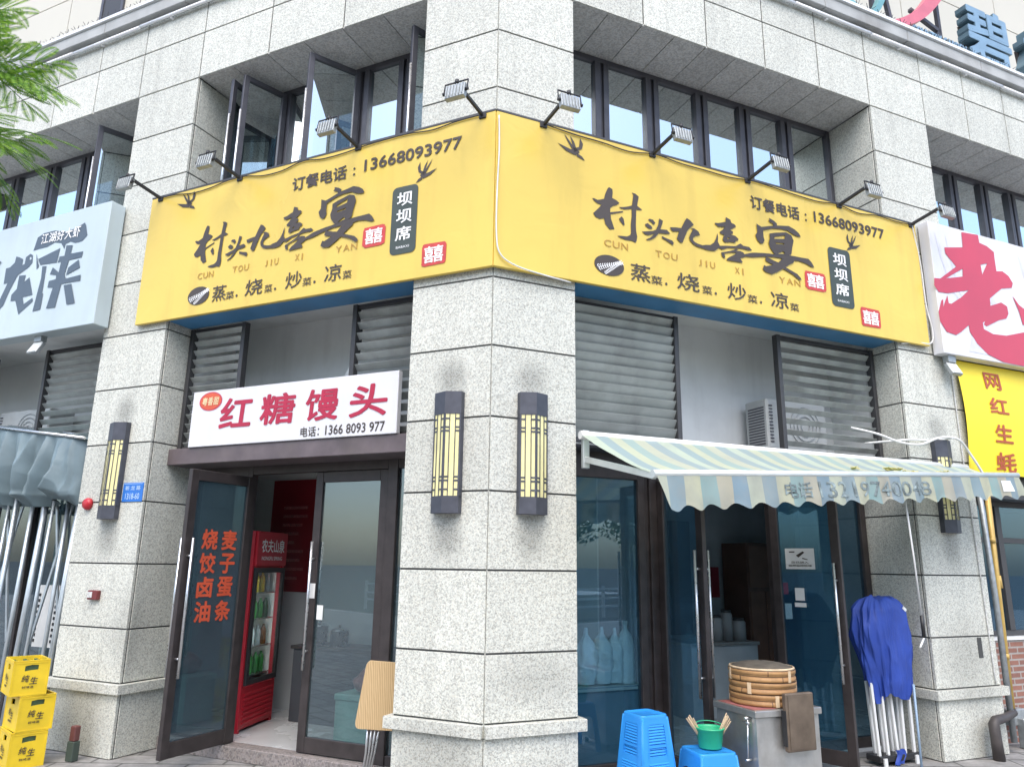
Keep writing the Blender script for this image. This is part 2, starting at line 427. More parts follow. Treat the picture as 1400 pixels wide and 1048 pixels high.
def write_col(mb, s, xc, w, ztop, h, gap, y, bold=0.012, **k):
    for i, ch in enumerate(s):
        write(mb, ch, xc - w / 2, xc + w / 2, ztop - i * (h + gap) - h, ztop - i * (h + gap), y, bold, **k)
def shape(mb, loops, y):
    mb.poly(loops, lambda a, b: (a, y, b))
def ell(cx, cz, rx, rz, n=40, tilt=0.0):
    return [(cx + rx * math.cos(t) * math.cos(tilt) - rz * math.sin(t) * math.sin(tilt), cz + rx * math.cos(t) * math.sin(tilt) + rz * math.sin(t) * math.cos(tilt)) for t in [2 * math.pi * i / n for i in range(n)]]
def rrect(x0, x1, z0, z1, r, n=6):
    out = []
    for cx, cz, a0 in ((x1 - r, z1 - r, 0), (x0 + r, z1 - r, 90), (x0 + r, z0 + r, 180), (x1 - r, z0 + r, 270)):
        out += [(cx + r * math.cos(R(a0 + 90 * i / n)), cz + r * math.sin(R(a0 + 90 * i / n))) for i in range(n + 1)]
    return out
# traced lettering outlines, metres in the plane of each sign
BRUSH=[[[[1.112,5.198],[1.148,5.185],[1.151,5.148],[1.143,5.095],[1.186,5.083],[1.222,5.061],[1.19,5.033],[1.149,5.015],[1.121,4.988],[1.12,4.946],[1.261,4.989],[1.256,4.975],[1.124,4.926],[1.128,4.881],[1.162,4.787],[1.112,4.773],[1.065,4.817],[1.052,4.873],[1.008,4.855],[.964,4.866],[.939,4.898],[.988,4.95],[1.028,5.0],[.98,5.007],[.954,5.022],[.932,5.043],[.95,5.049],[.989,5.04],[1.056,5.066],[1.07,5.12],[1.098,5.182]]],[[[1.358,5.199],[1.4,5.196],[1.436,5.174],[1.426,5.128],[1.416,5.075],[1.447,5.06],[1.472,5.048],[1.446,5.038],[1.404,5.035],[1.4,4.964],[1.395,4.878],[1.396,4.819],[1.407,4.762],[1.399,4.719],[1.385,4.697],[1.344,4.708],[1.276,4.703],[1.222,4.713],[1.191,4.727],[1.232,4.734],[1.295,4.74],[1.327,4.759],[1.34,4.782],[1.339,4.866],[1.351,4.953],[1.353,5.031],[1.284,5.009],[1.239,5.007],[1.214,5.019],[1.257,5.027],[1.322,5.049],[1.357,5.066],[1.368,5.128],[1.376,5.177]]],[[[1.241,4.93],[1.263,4.909],[1.273,4.852],[1.257,4.845],[1.231,4.873],[1.211,4.898]]],[[[1.546,4.971],[1.588,4.97],[1.614,4.941],[1.591,4.919],[1.569,4.94],[1.532,4.954]]],[[[1.526,4.922],[1.567,4.901],[1.58,4.878],[1.543,4.868],[1.506,4.884],[1.494,4.903]]],[[[1.66,4.998],[1.701,4.981],[1.687,4.939],[1.668,4.888],[1.742,4.897],[1.779,4.867],[1.745,4.854],[1.65,4.845],[1.6,4.788],[1.557,4.759],[1.51,4.745],[1.501,4.752],[1.549,4.778],[1.602,4.831],[1.526,4.799],[1.494,4.801],[1.457,4.823],[1.499,4.832],[1.575,4.851],[1.618,4.873],[1.644,4.93],[1.653,4.975]]],[[[1.682,4.822],[1.738,4.808],[1.8,4.798],[1.816,4.776],[1.803,4.752],[1.765,4.77],[1.723,4.787],[1.681,4.8]]],[[[1.978,5.07],[2.017,5.056],[2.06,5.017],[2.008,4.971],[1.981,4.939],[1.949,4.871],[1.916,4.8],[1.887,4.798],[1.851,4.83],[1.882,4.91],[1.809,4.895],[1.786,4.912],[1.779,4.932],[1.845,4.944],[1.909,4.95],[1.946,5.019]]],[[[2.013,4.972],[2.062,4.978],[2.111,4.957],[2.129,4.921],[2.078,4.905],[2.047,4.883],[2.039,4.855],[2.064,4.834],[2.104,4.824],[2.153,4.82],[2.191,4.832],[2.247,4.841],[2.294,4.877],[2.323,4.927],[2.342,4.985],[2.348,4.95],[2.341,4.895],[2.364,4.856],[2.458,4.874],[2.558,4.889],[2.624,4.931],[2.659,4.913],[2.733,4.914],[2.768,4.885],[2.73,4.877],[2.646,4.879],[2.582,4.871],[2.456,4.851],[2.393,4.821],[2.347,4.83],[2.299,4.79],[2.238,4.78],[2.188,4.782],[2.151,4.788],[2.092,4.791],[2.043,4.808],[2.006,4.839],[1.998,4.873],[2.02,4.921],[2.047,4.961]]],[[[2.458,5.182],[2.514,5.165],[2.523,5.135],[2.564,5.125],[2.582,5.104],[2.551,5.086],[2.501,5.053],[2.537,5.042],[2.536,5.019],[2.493,5.002],[2.56,5.002],[2.601,4.978],[2.599,4.96],[2.562,4.948],[2.56,4.925],[2.492,4.921],[2.434,4.905],[2.404,4.921],[2.406,4.948],[2.426,4.984],[2.378,4.987],[2.369,5.003],[2.407,5.034],[2.44,5.072],[2.357,5.057],[2.317,5.078],[2.316,5.091],[2.359,5.096],[2.449,5.128]],[[2.464,4.96],[2.49,4.968],[2.484,4.952],[2.461,4.946]]],[[[2.372,4.786],[2.396,4.794],[2.485,4.824],[2.544,4.85],[2.561,4.865],[2.592,4.855],[2.559,4.842],[2.612,4.848],[2.653,4.84],[2.663,4.824],[2.772,4.861],[2.903,4.883],[3.045,4.897],[3.214,4.919],[3.327,4.927],[3.441,4.93],[3.517,4.934],[3.559,4.9],[3.592,4.85],[3.548,4.849],[3.481,4.872],[3.38,4.884],[3.311,4.875],[3.209,4.872],[3.043,4.864],[2.921,4.846],[2.768,4.81],[2.677,4.8],[2.606,4.768],[2.635,4.738],[2.629,4.726],[2.551,4.723],[2.447,4.717],[2.432,4.723],[2.47,4.756],[2.54,4.796],[2.563,4.821],[2.484,4.806],[2.412,4.781],[2.423,4.743],[2.409,4.734],[2.383,4.749]]],[[[3.02,5.293],[3.08,5.275],[3.12,5.251],[3.12,5.229],[3.28,5.256],[3.358,5.234],[3.412,5.202],[3.437,5.165],[3.402,5.159],[3.351,5.166],[3.307,5.181],[3.264,5.2],[3.162,5.198],[3.06,5.182],[2.93,5.137],[2.927,5.067],[2.939,5.028],[2.917,4.991],[2.884,4.98],[2.843,5.013],[2.822,5.064],[2.85,5.097],[2.849,5.148],[2.847,5.194],[2.868,5.184],[2.91,5.17],[2.984,5.191],[3.074,5.218],[3.065,5.239],[3.006,5.255],[3.023,5.268]]],[[[3.01,5.116],[3.078,5.139],[3.239,5.176],[3.305,5.157],[3.331,5.101],[3.302,5.011],[3.286,4.942],[3.248,4.92],[3.068,4.899],[3.047,4.911],[3.002,4.966],[2.99,5.01],[3.011,5.065]],[[3.074,5.092],[3.218,5.139],[3.209,5.097],[3.067,5.069]],[[3.08,5.031],[3.198,5.045],[3.197,5.031],[3.089,5.016]],[[3.108,4.918],[3.178,4.954],[3.204,4.931],[3.113,4.909]]],[[[2.943,4.852],[2.986,4.84],[3.05,4.824],[3.099,4.815],[3.165,4.873],[3.311,4.877],[3.309,4.854],[3.249,4.82],[3.19,4.781],[3.265,4.758],[3.342,4.735],[3.384,4.701],[3.396,4.676],[3.358,4.674],[3.284,4.716],[3.197,4.746],[3.154,4.756],[3.084,4.712],[3.003,4.672],[2.928,4.68],[2.887,4.704],[2.908,4.753],[2.934,4.744],[3.012,4.77],[3.024,4.781],[2.971,4.791],[2.928,4.806]]]]
LAO=[[[[5.9,5.686],[6.198,5.709],[6.202,5.61],[6.33,5.592],[6.451,5.538],[6.445,5.451],[6.446,5.289],[6.56,5.309],[6.661,5.267],[6.724,5.184],[6.689,5.119],[6.497,5.078],[6.372,4.998],[6.246,4.911],[6.239,4.819],[6.445,4.893],[6.546,4.859],[6.55,4.768],[6.499,4.702],[6.345,4.655],[6.112,4.547],[6.069,4.565],[6.102,4.61],[6.055,4.584],[6.057,4.507],[6.211,4.468],[6.45,4.482],[6.79,4.571],[7.04,4.699],[7.18,4.856],[7.264,4.886],[7.363,4.712],[7.358,4.541],[7.208,4.353],[6.919,4.201],[6.689,4.14],[6.328,4.144],[6.063,4.206],[5.903,4.311],[5.805,4.439],[5.802,4.518],[5.656,4.418],[5.558,4.365],[5.408,4.383],[5.321,4.494],[5.315,4.602],[5.388,4.748],[5.42,4.769],[5.409,4.68],[5.502,4.83],[5.506,4.735],[5.55,4.734],[5.738,4.844],[5.884,4.953],[5.517,4.856],[5.362,4.846],[5.299,4.915],[5.315,5.006],[5.415,5.015],[5.719,5.216],[5.564,5.352],[5.56,5.425],[5.885,5.489]],[[6.167,5.323],[6.294,5.363],[6.172,5.198]],[[5.517,5.036],[5.831,5.212],[5.812,5.109]]],[[[6.678,5.015],[6.778,4.913],[6.925,4.851],[7.206,4.963],[7.215,4.793],[7.018,4.713],[6.794,4.663],[6.758,4.825]]]]
XIA=[[[[-5.947,5.304],[-5.909,5.465],[-5.803,5.502],[-5.612,5.502],[-5.394,5.446],[-5.215,5.468],[-5.095,5.506],[-5.066,5.464],[-5.016,5.335],[-5.089,5.277],[-5.203,5.273],[-5.294,5.307],[-5.374,5.291],[-5.385,5.232],[-5.456,5.317],[-5.573,5.344],[-5.703,5.311],[-5.843,5.311]]],[[[-6.404,4.955],[-6.414,5.156],[-6.341,5.157],[-6.263,5.207],[-6.256,5.283],[-6.197,5.265],[-6.114,5.226],[-6.112,5.151],[-6.069,5.157],[-6.065,5.243],[-5.993,5.274],[-5.941,5.247],[-5.925,5.152],[-5.983,5.1],[-6.161,5.029],[-6.259,4.86],[-6.335,4.675],[-6.47,4.571],[-6.593,4.611],[-6.417,4.772],[-6.331,4.956]],[[-5.999,5.232],[-5.964,5.232],[-5.952,5.199],[-5.984,5.192]]],[[[-6.131,5.019],[-6.008,5.008],[-6.015,4.921],[-5.931,4.969],[-5.817,4.736],[-5.991,4.73],[-5.95,4.64],[-5.808,4.698],[-5.788,4.654],[-6.015,4.524],[-6.118,4.706],[-6.209,4.712],[-6.213,4.792],[-6.131,4.853]]],[[[-5.827,5.179],[-5.458,5.254],[-5.475,5.079],[-5.771,5.096]]],[[[-5.878,5.255],[-5.822,5.147],[-5.788,5.081],[-5.825,5.05]]],[[[-5.726,5.071],[-5.651,5.065],[-5.645,4.735],[-5.624,4.72],[-5.628,4.532],[-5.763,4.524],[-5.71,4.924]]],[[[-5.352,5.269],[-5.24,5.253],[-5.254,5.15],[-5.043,5.144],[-5.052,5.075],[-5.265,5.074],[-5.3,4.908],[-5.27,4.85],[-5.019,4.859],[-5.011,4.788],[-5.29,4.795],[-5.331,4.795],[-5.373,4.521],[-5.526,4.53],[-5.468,4.774],[-5.565,4.788],[-5.558,4.865],[-5.441,4.871],[-5.445,4.919],[-5.562,4.949],[-5.53,5.028],[-5.41,4.949],[-5.399,5.078],[-5.457,5.076],[-5.44,5.145],[-5.356,5.143]]],[[[-5.272,4.892],[-5.252,4.983],[-5.095,5.052],[-5.051,4.951]]],[[[-5.282,4.774],[-5.153,4.771],[-5.04,4.528],[-5.178,4.529]]],[[[-7.172,5.199],[-6.672,5.273],[-6.549,5.273],[-6.524,5.249],[-6.641,5.167],[-6.774,5.035],[-6.848,4.644],[-7.0,4.639],[-6.943,5.086],[-7.139,5.09]]]]
# ------------------------------------------------------------ material set
lampx = [('L', -4.26), ('L', -0.36), ('R', 0.365), ('R', 5.25)]
stains = []
for fr, x in lampx:
    p = W(fr, x, -0.01, 2.02); stains.append(((p.x, p.y, p.z), 0.2, 0.3, 0.42))
    p = W(fr, x, -0.01, 3.3); stains.append(((p.x, p.y, p.z), 0.22, 0.22, 0.38))
for fr, x, z, rx, rz, am in [('L', -0.4, 0.35, 0.6, 0.45, 0.35), ('R', 0.5, 0.1, 0.6, 0.4, 0.35), ('L', -4.4, 0.2, 0.7, 0.5, 0.4), ('R', 5.3, 0.9, 0.6, 0.7, 0.3), ('R', 5.45, 0.1, 0.5, 0.4, 0.4), ('R', 0.45, 0.95, 0.5, 0.25, 0.2), ('L', -3.8, 1.1, 0.4, 0.5, 0.25)]:
    p = W(fr, x, -0.01, z); stains.append(((p.x, p.y, p.z), rx, rz, am))
M = {}
M['granite'] = granite('speckled_granite', (0.61, 0.62, 0.555), (0.23, 0.235, 0.21), stains)
M['soffit'] = granite('soffit_granite', (0.62, 0.625, 0.605), (0.46, 0.46, 0.45), sc_=90)
M['joint'] = mat('joint_sealant', (0.06, 0.062, 0.06), 0.8)
M['frame'] = mat('brown_metal_frame', (0.055, 0.046, 0.045), 0.42, 0.3, 0.25, 9)
M['frame2'] = mat('grey_window_frame', (0.085, 0.085, 0.098), 0.45, 0.3, 0.2, 7)
M['beam'] = mat('brown_painted_beam', (0.13, 0.105, 0.11), 0.5, 0.1, 0.3, 5, 0.1, dirt=0.5)
M['steel'] = mat('brushed_steel', (0.62, 0.63, 0.63), 0.28, 0.9, 0.1, 20)
M['louvre'] = mat('grey_louvre_paint', (0.38, 0.41, 0.39), 0.5, 0.2, 0.2, 4, dirt=0.45)
M['louvdark'] = mat('dark_louvre_frame', (0.06, 0.06, 0.062), 0.5, 0.2)
M['glassup'] = glass('tinted_window_glass', (0.30, 0.40, 0.45), 4.8, 2.2, 0.008, 0.006, rcol=(.93, 1.0, 1.0))
M['glassL'] = glass('clear_door_glass', (0.70, 0.78, 0.79), 1.6, 1.65, 0.01, 0.0, .035, (.25, .36, .42))
M['glassF'] = glass('fridge_door_glass', (0.9, 0.94, 0.92), 0.8, 1.5, 0.01)
M['glassS'] = glass('smoked_door_glass', (0.45, 0.55, 0.58), 1.4, 1.7, 0.01, 0.0, .15, (.14, .22, .27))
M['glassR'] = glass('blue_tinted_shopfront_glass', (0.68, 0.82, 0.87), 1.3, 1.75, 0.01, 0.0, .07, (.06, .18, .28), (.66, .84, 1.0))
M['wallin'] = mat('painted_plaster', (0.54, 0.56, 0.54), 0.8, 0, 0.08, 1.5, dirt=0.15)
M['recess'] = mat('grey_render', (0.72, 0.74, 0.72), 0.85, 0, 0.1, 1.2, dirt=0.25)
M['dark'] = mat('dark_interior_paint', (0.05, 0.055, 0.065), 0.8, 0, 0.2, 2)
M['darkblue'] = mat('grey_blue_interior', (0.40, 0.44, 0.47), 0.7, 0, 0.25, 2)
M['floor'] = mat('pale_floor_tile', (0.52, 0.53, 0.53), 0.25, 0, 0.04, 3)
M['white2'] = mat('aged_white_sign_face', (0.47, 0.55, 0.57), 0.32, 0, 0.06, 1, dirt=0.15)
M['white'] = mat('white_sign_face', (0.66, 0.66, 0.68), 0.32, 0, 0.05, 2, dirt=0.08)
M['whitep'] = mat('white_plastic', (0.72, 0.73, 0.71), 0.4, 0, 0.06, 8, dirt=0.1)
M['yellow'] = mat('yellow_sign_vinyl', (0.685, 0.50, 0.095), 0.3, 0, 0.08, 0.8, dirt=0.10)
M['blue_under'] = mat('blue_painted_steel', (0.055, 0.20, 0.38), 0.5, 0, 0.2, 3)
weathered(M['yellow'], .32, (.42, .30, .06), .35); weathered(M['white'], .10, (.4, .38, .34), .15); weathered(M['white2'], .15, (.3, .3, .28), .1)
weathered(M['louvre'], .4, (.13, .125, .12)); weathered(M['recess'], .18, (.25, .24, .22))
M['ink'] = mat('dark_brown_ink', (0.055, 0.042, 0.034), 0.5, 0, 0.1)
M['slogan'] = mat('brown_ink', (0.42, 0.24, 0.04), 0.5, 0, 0.1)
M['sealred'] = mat('seal_red_ink', (0.52, 0.05, 0.045), 0.5, 0, 0.15, 20)
M['panelgrey'] = mat('charcoal_green_ink', (0.045, 0.06, 0.05), 0.5)
M['inkwhite'] = mat('white_ink', (0.82, 0.82, 0.80), 0.5, 0, 0.04)
M['cream'] = mat('cream_ink', (0.75, 0.62, 0.36), 0.5, 0, 0.08)
M['red'] = mat('crimson_ink', (0.40, 0.014, 0.05), 0.45, 0, 0.1)
M['pinkred'] = mat('rose_red_ink', (0.50, 0.05, 0.09), 0.4, 0, 0.08, 2)
M['orange'] = mat('orange_vinyl', (0.62, 0.095, 0.04), 0.45, 0, 0.12, 8)
M['slate'] = mat('slate_ink', (0.075, 0.10, 0.125), 0.4, 0, 0.1)
M['black'] = mat('black_metal', (0.03, 0.03, 0.032), 0.45, 0.2)
M['lampbox'] = mat('dark_lamp_housing', (0.075, 0.08, 0.098), 0.5, 0.3, 0.2, 12)
M['lampyel'] = mat('yellow_lamp_diffuser', (0.78, 0.72, 0.36), 0.35, 0, 0.15, 4)
M['cable'] = mat('black_cable', (0.03, 0.03, 0.03), 0.6)
M['cablew'] = mat('white_cable', (0.72, 0.72, 0.70), 0.5)
M['tower'] = mat('cream_tower_cladding', (0.52, 0.50, 0.43), 0.6, 0, 0.06, 0.3)

# ------------------------------------------------------------ ground
g = MB(); g.box(-400, 400, -400, 400, -0.06, -0.008)
structure('ground', g, mat('asphalt', (0.06, 0.06, 0.06), 0.9, 0, 0.25, 3, 0.4))
g = MB(); g.box(-40, 40, -9.5, 14, -0.05, 0.0)
structure('pavement', g, brickmat('paving_slabs', (0.36, 0.35, 0.33), (0.28, 0.275, 0.27), (0.12, 0.12, 0.11), 0.6, 0.3, 0.012, 0.75, 'XY', noise_amt=.55))
g = MB(); g.box(-40, 40, -9.65, -9.5, -0.05, 0.012)
structure('kerb', g, M['soffit'], bevel=0.01)

# ------------------------------------------------------------ the corner building
BT = Thing('corner_building', 'two storey corner building clad in pale speckled granite with tall pillars', 'building')
def tf(mb, frame):
    a = ANG[frame]; c, s = math.cos(a), math.sin(a)
    mb.v = [(v[0] * c - v[1] * s, v[0] * s + v[1] * c, v[2]) for v in mb.v]
    return mb
def merge(*mbs):
    o = MB()
    for m in mbs:
        off = len(o.v); o.v += m.v
        o.f += [tuple(i + off for i in f) for f in m.f]; o.mi += m.mi; o.sm += m.sm
    return o
ROWS = [0.656, 1.142, 1.749, 2.355, 2.95, 3.546, 4.146, 4.75, 5.36, 5.968, 6.568, 7.163]
G = 0.0075
def slabs(mb, xs, zs, y=0.0, t=0.03):
    mb.m = 0
    for a, b in zip(xs, xs[1:]):
        for c, d in zip(zs, zs[1:]): mb.box(a + G, b - G, y, y + t, c + G, d - G)
def slabs_ret(mb, x, sgn, ys, zs, t=0.03):
    """slabs on a face of constant x whose outside is towards sgn"""
    mb.m = 0
    for a, b in zip(ys, ys[1:]):
        for c, d in zip(zs, zs[1:]):
            mb.box(min(x, x - sgn * t), max(x, x - sgn * t), a + G, b - G, c + G, d - G)
def pillar_face(frame, x0, x1, left_ret=False, right_ret=False, depth=0.66):
    mb = MB()
    zs = [0.0] + [0.565] ; slabs(mb, [x0, x1], zs)
    slabs(mb, [x0, x1], ROWS)
    l0 = x0 - (0.05 if left_ret else 0); l1 = x1 + (0.05 if right_ret else 0)
    mb.box(l0, l1, -0.05, 0.03, 0.565, 0.651)
    if left_ret:
        slabs_ret(mb, x0, -1, [0.031, depth], [0, 0.565]); slabs_ret(mb, x0, -1, [0.031, depth], ROWS)
        mb.box(x0 - 0.05, x0 + 0.03, 0.031, depth, 0.565, 0.651)
    if right_ret:
        slabs_ret(mb, x1, 1, [0.031, depth], [0, 0.565]); slabs_ret(mb, x1, 1, [0.031, depth], ROWS)
        mb.box(x1 - 0.03, x1 + 0.05, 0.031, depth, 0.565, 0.651)
    mb.m = 1
    mb.box(x0 + 0.008 if left_ret else x0, x1 - 0.008 if right_ret else x1, 0.009, depth, 0.0, 7.16)
    return tf(mb, frame)
BT.part('pillar', merge(pillar_face('L', -0.79, 0, True), pillar_face('R', 0, 0.79, False, True)), [M['granite'], M['joint']], label='granite pillar folded round the street corner', bevel=0.002)
BT.part('pillar', pillar_face('L', -4.78, -3.81, True, True), [M['granite'], M['joint']], label='granite pillar left of the glass door', bevel=0.002)
BT.part('pillar', pillar_face('R', 4.79, 5.755, True, True), [M['granite'], M['joint']], label='granite pillar right of the blue folded tent', bevel=0.002)
# access slot and plate on the right pillar are pattern of the stone: small dark slot
mb = MB(); mb.box(5.47, 5.535, -0.004, 0.006, 0.93, 1.13)
BT.part('slot', tf(mb, 'R'), M['joint'])

BZ = [7.163, 7.765, 8.185]
def band(frame, xs):
    mb = MB(); slabs(mb, xs, BZ)
    mb.m = 1; mb.box(xs[0], xs[-1], 0.009, 0.3, 7.2, 8.3)
    return tf(mb, frame)
BT.part('parapet_band', merge(band('L', [-9.6, -8.8, -8.0, -7.2, -6.4, -5.6, -4.79, -3.81, -2.79, -1.79, -0.79, 0]), band('R', [0, 0.79, 1.6, 2.4, 3.2, 4.0, 4.79, 5.755, 6.57, 7.37, 8.17, 8.97, 9.77])), [M['granite'], M['joint']], bevel=0.002)
# cornice with coping, light tube below and bird spikes above
cm = MB()
for fr, x0, x1 in (('L', -11, 0.03), ('R', -0.03, 11)):
    m_ = MB()
    n = 8
    for i in range(n):
        a = x0 + (x1 - x0) * i / n; b = x0 + (x1 - x0) * (i + 1) / n
        m_.box(a + 0.004, b - 0.004, -0.10, 0.2, 8.215, 8.37)
    m_.m = 1; m_.box(x0, x1, -0.125, 0.3, 8.374, 8.43)
    m_.m = 0; m_.box(x0, x1, 0.012, 0.3, 8.188, 8.36)
    cm = merge(cm, tf(m_, fr))
M['cornice'] = mat('weathered_cornice_stone', (0.40, 0.41, 0.40), 0.75, 0, 0.2, 3, 0.2, dirt=0.5)
M['coping'] = mat('pale_coping', (0.72, 0.74, 0.73), 0.4, 0, 0.08, 3)
cornice = BT.part('cornice', cm, [M['cornice'], M['coping']], bevel=0.006)
for fr, x0, x1, sg in (('L', -11, 0, 1), ('R', 0, 11, 1)):
    m_ = MB(); n = 9
    for i in range(n):
        a = x0 + (x1 - x0) * i / n; b = x0 + (x1 - x0) * (i + 1) / n
        m_.tube([(a + 0.01, -0.05, 8.145 + 0.006 * (i % 2)), (b - 0.01, -0.05, 8.145 + 0.006 * (i % 2))], 0.021, 8)
        m_.box(a + 0.5, a + 0.53, -0.04, 0.004, 8.12, 8.16)
    p = BT.part('light_tube', tf(m_, fr), mat('milky_tube', (.86, .87, .88), .25, 0, .02), parent=cornice)
rnd = random.Random(3)
for fr, x0, x1 in (('L', -9.4, 0), ('R', 0, 9.4)):
    x = x0 + 0.1
    while x < x1:
        q = MB()
        for a in (-0.06, 0.0, 0.06):
            q.tube([(x, -0.08, 8.43), (x + a * 1.2, -0.09 - rnd.random() * 0.05, 8.475 + rnd.random() * 0.02)], [0.006, 0.003], 4, False)
        x += 0.19
        BT.part('bird_spike', tf(q, fr), M['frame2'], parent=cornice)
# roof deck behind the parapet
m_ = MB(); m_.poly([[(0, 0.2), (9.9, 4.6), (9.9, 12), (-9.9, 12), (-9.9, 4.7)]], lambda a, b: (a, b, 8.3), lambda a, b: (a, b, 8.2))
BT.part('roof', m_, M['cornice'])

def soffit(frame, x0, x1, step, off=0.0):
    mb = MB(); x = x0 + off
    xs = [x0]
    while x < x1 - 0.05:
        if x > x0 + 0.05: xs.append(x)
        x += step
    xs.append(x1)
    for a, b in zip(xs, xs[1:]): mb.box(a + 0.005, b - 0.005, 0.012, 0.66, 7.166, 7.19)
    mb.m = 1; mb.box(x0, x1, 0.02, 0.7, 7.18, 7.3)
    return tf(mb, frame)
for fr, x0, x1, st in (('R', 0.79, 4.79, 0.4), ('L', -3.81, -0.79, 0.5), ('R', 5.755, 9.7, 0.4), ('L', -8.8, -4.78, 0.5)):
    BT.part('soffit', soffit(fr, x0, x1, st), [M['soffit'], M['joint']])

# upper rooms
def room(frame, x0, x1, y0, y1, z0, z1, mats, name):
    mb = MB(); t = 0.05
    mb.box(x0, x1, y1, y1 + t, z0, z1); mb.box(x0 - t, x0, y0, y1, z0, z1); mb.box(x1, x1 + t, y0, y1, z0, z1)
    mb.m = 1; mb.box(x0, x1, y0, y1, z0 - t, z0)
    mb.m = 2; mb.box(x0, x1, y0, y1, z1, z1 + t)
    return BT.part(name, tf(mb, frame), mats)
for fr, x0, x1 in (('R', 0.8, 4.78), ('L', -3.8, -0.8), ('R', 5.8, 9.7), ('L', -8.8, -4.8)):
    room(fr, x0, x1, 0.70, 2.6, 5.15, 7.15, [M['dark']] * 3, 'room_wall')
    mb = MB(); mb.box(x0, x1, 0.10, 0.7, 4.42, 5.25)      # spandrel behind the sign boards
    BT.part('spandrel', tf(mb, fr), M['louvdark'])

def win(frame, x0, x1, z0, z1, y, posts, pw=0.05, rail=0.06, gm='glassup', fm='frame2', name='upper_window', double=True, trans=None):
    f = MB()
    f.box(x0, x0 + rail, y, y + 0.08, z0, z1); f.box(x1 - rail, x1, y, y + 0.08, z0, z1)
    f.box(x0 + rail, x1 - rail, y + .003, y + 0.078, z1 - rail, z1); f.box(x0 + rail, x1 - rail, y + .003, y + 0.078, z0, z0 + rail)
    ed = [x0 + rail]
    for p in posts:
        if double:
            f.box(p - 0.085, p - 0.02, y - 0.012, y + 0.07, z0 + rail, z1 - rail); f.box(p + 0.02, p + 0.085, y - 0.012, y + 0.07, z0 + rail, z1 - rail)
            f.box(p - 0.021, p + 0.021, y + 0.02, y + 0.06, z0 + rail, z1 - rail)
            ed += [p - 0.085, p + 0.085]
        else:
            f.box(p - pw / 2, p + pw / 2, y - 0.004, y + 0.07, z0 + rail, z1 - rail); ed += [p - pw / 2, p + pw / 2]
    ed.append(x1 - rail)
    if trans:
        for a, b in zip(ed[::2], ed[1::2]): f.box(a, b, y + .01, y + 0.06, trans - 0.03, trans + 0.03)
    w = BT.part(name, tf(f, frame), M[fm], bevel=0.003)
    for a, b in zip(ed[::2], ed[1::2]):
        p = MB(); p.box(a, b, y + 0.035, y + 0.041, z0 + rail, z1 - rail)
        BT.part('pane', tf(p, frame), M[gm], parent=w)
    return w
win('R', 0.79, 4.79, 5.25, 7.163, 0.62, [1.466, 2.114, 2.793, 3.424, 4.06])
win('L', -3.81, -0.79, 5.25, 7.163, 0.60, [-3.05, -2.5, -1.95, -1.40])
win('R', 5.755, 9.7, 5.25, 7.163, 0.62, [6.4, 7.05, 7.7, 8.3])
win('L', -8.8, -4.78, 5.25, 7.163, 0.60, [-8.0, -7.2, -6.5, -5.8, -5.3])
# opened casements on the left front
def casement(frame, hinge, outer, z0=5.3, z1=7.08):
    h = Vector((*hinge, 0)); o = Vector((*outer, 0)); d = (o - h); L = d.length; d.normalize(); n = Vector((-d.y, d.x, 0))
    def pt(s, t, z): q = h + d * s + n * t; return (q.x, q.y, z)
    f = MB()
    def bx(s0, s1, za, zb, t=0.022):
        vs = [pt(s, tt, z) for z in (za, zb) for tt in (-t, t) for s in (s0, s1)]
        f.add(vs, [(0, 2, 3, 1), (4, 5, 7, 6), (0, 1, 5, 4), (2, 6, 7, 3), (0, 4, 6, 2), (1, 3, 7, 5)])
    bx(0, .06, z0, z1); bx(L - .06, L, z0, z1); bx(.06, L - .06, z0, z0 + .06, .02); bx(.06, L - .06, z1 - .06, z1, .02)
    c = BT.part('casement', tf(f, frame), M['frame2'], bevel=0.003)
    p = MB(); p.add([pt(.06, 0.0, z0 + .06), pt(L - .06, 0, z0 + .06), pt(L - .06, 0, z1 - .06), pt(.06, 0, z1 - .06)], [(0, 1, 2, 3)])
    BT.part('pane', tf(p, frame), M['glassup'], parent=c, solid=False)
    s = MB(); s.tube([pt(L + .006, 0.01, z0 + .05), pt(L + .006, .01, z1 - .45)], 0.014, 6)
    s.box(*sorted((pt(L - .02, .0, 0)[0] - .02, pt(L - .02, 0, 0)[0] + .02)), pt(L, 0, 0)[1] + .03, pt(L, 0, 0)[1] + .06, 5.95, 6.02)
    BT.part('edge_strip', tf(s, frame), M['steel'], parent=c)
casement('L', (-3.38, .58), (-3.38, .10)); casement('L', (-3.02, .58), (-3.20, .09)); casement('L', (-1.98, .58), (-2.28, .08)); casement('L', (-.84, .58), (-1.05, .17))
casement('L', (-5.42, .58), (-5.62, .12))
# blinds and paper seen behind the left upper panes
for x0, x1, z0 in ((-2.98, -2.56, 6.45), (-1.9, -1.5, 6.3), (-2.45, -2.05, 6.62)):
    mb = MB(); mb.box(x0, x1, 0.74, 0.76, z0, 7.1); BT.part('blind', tf(mb, 'L'), M['wallin'])

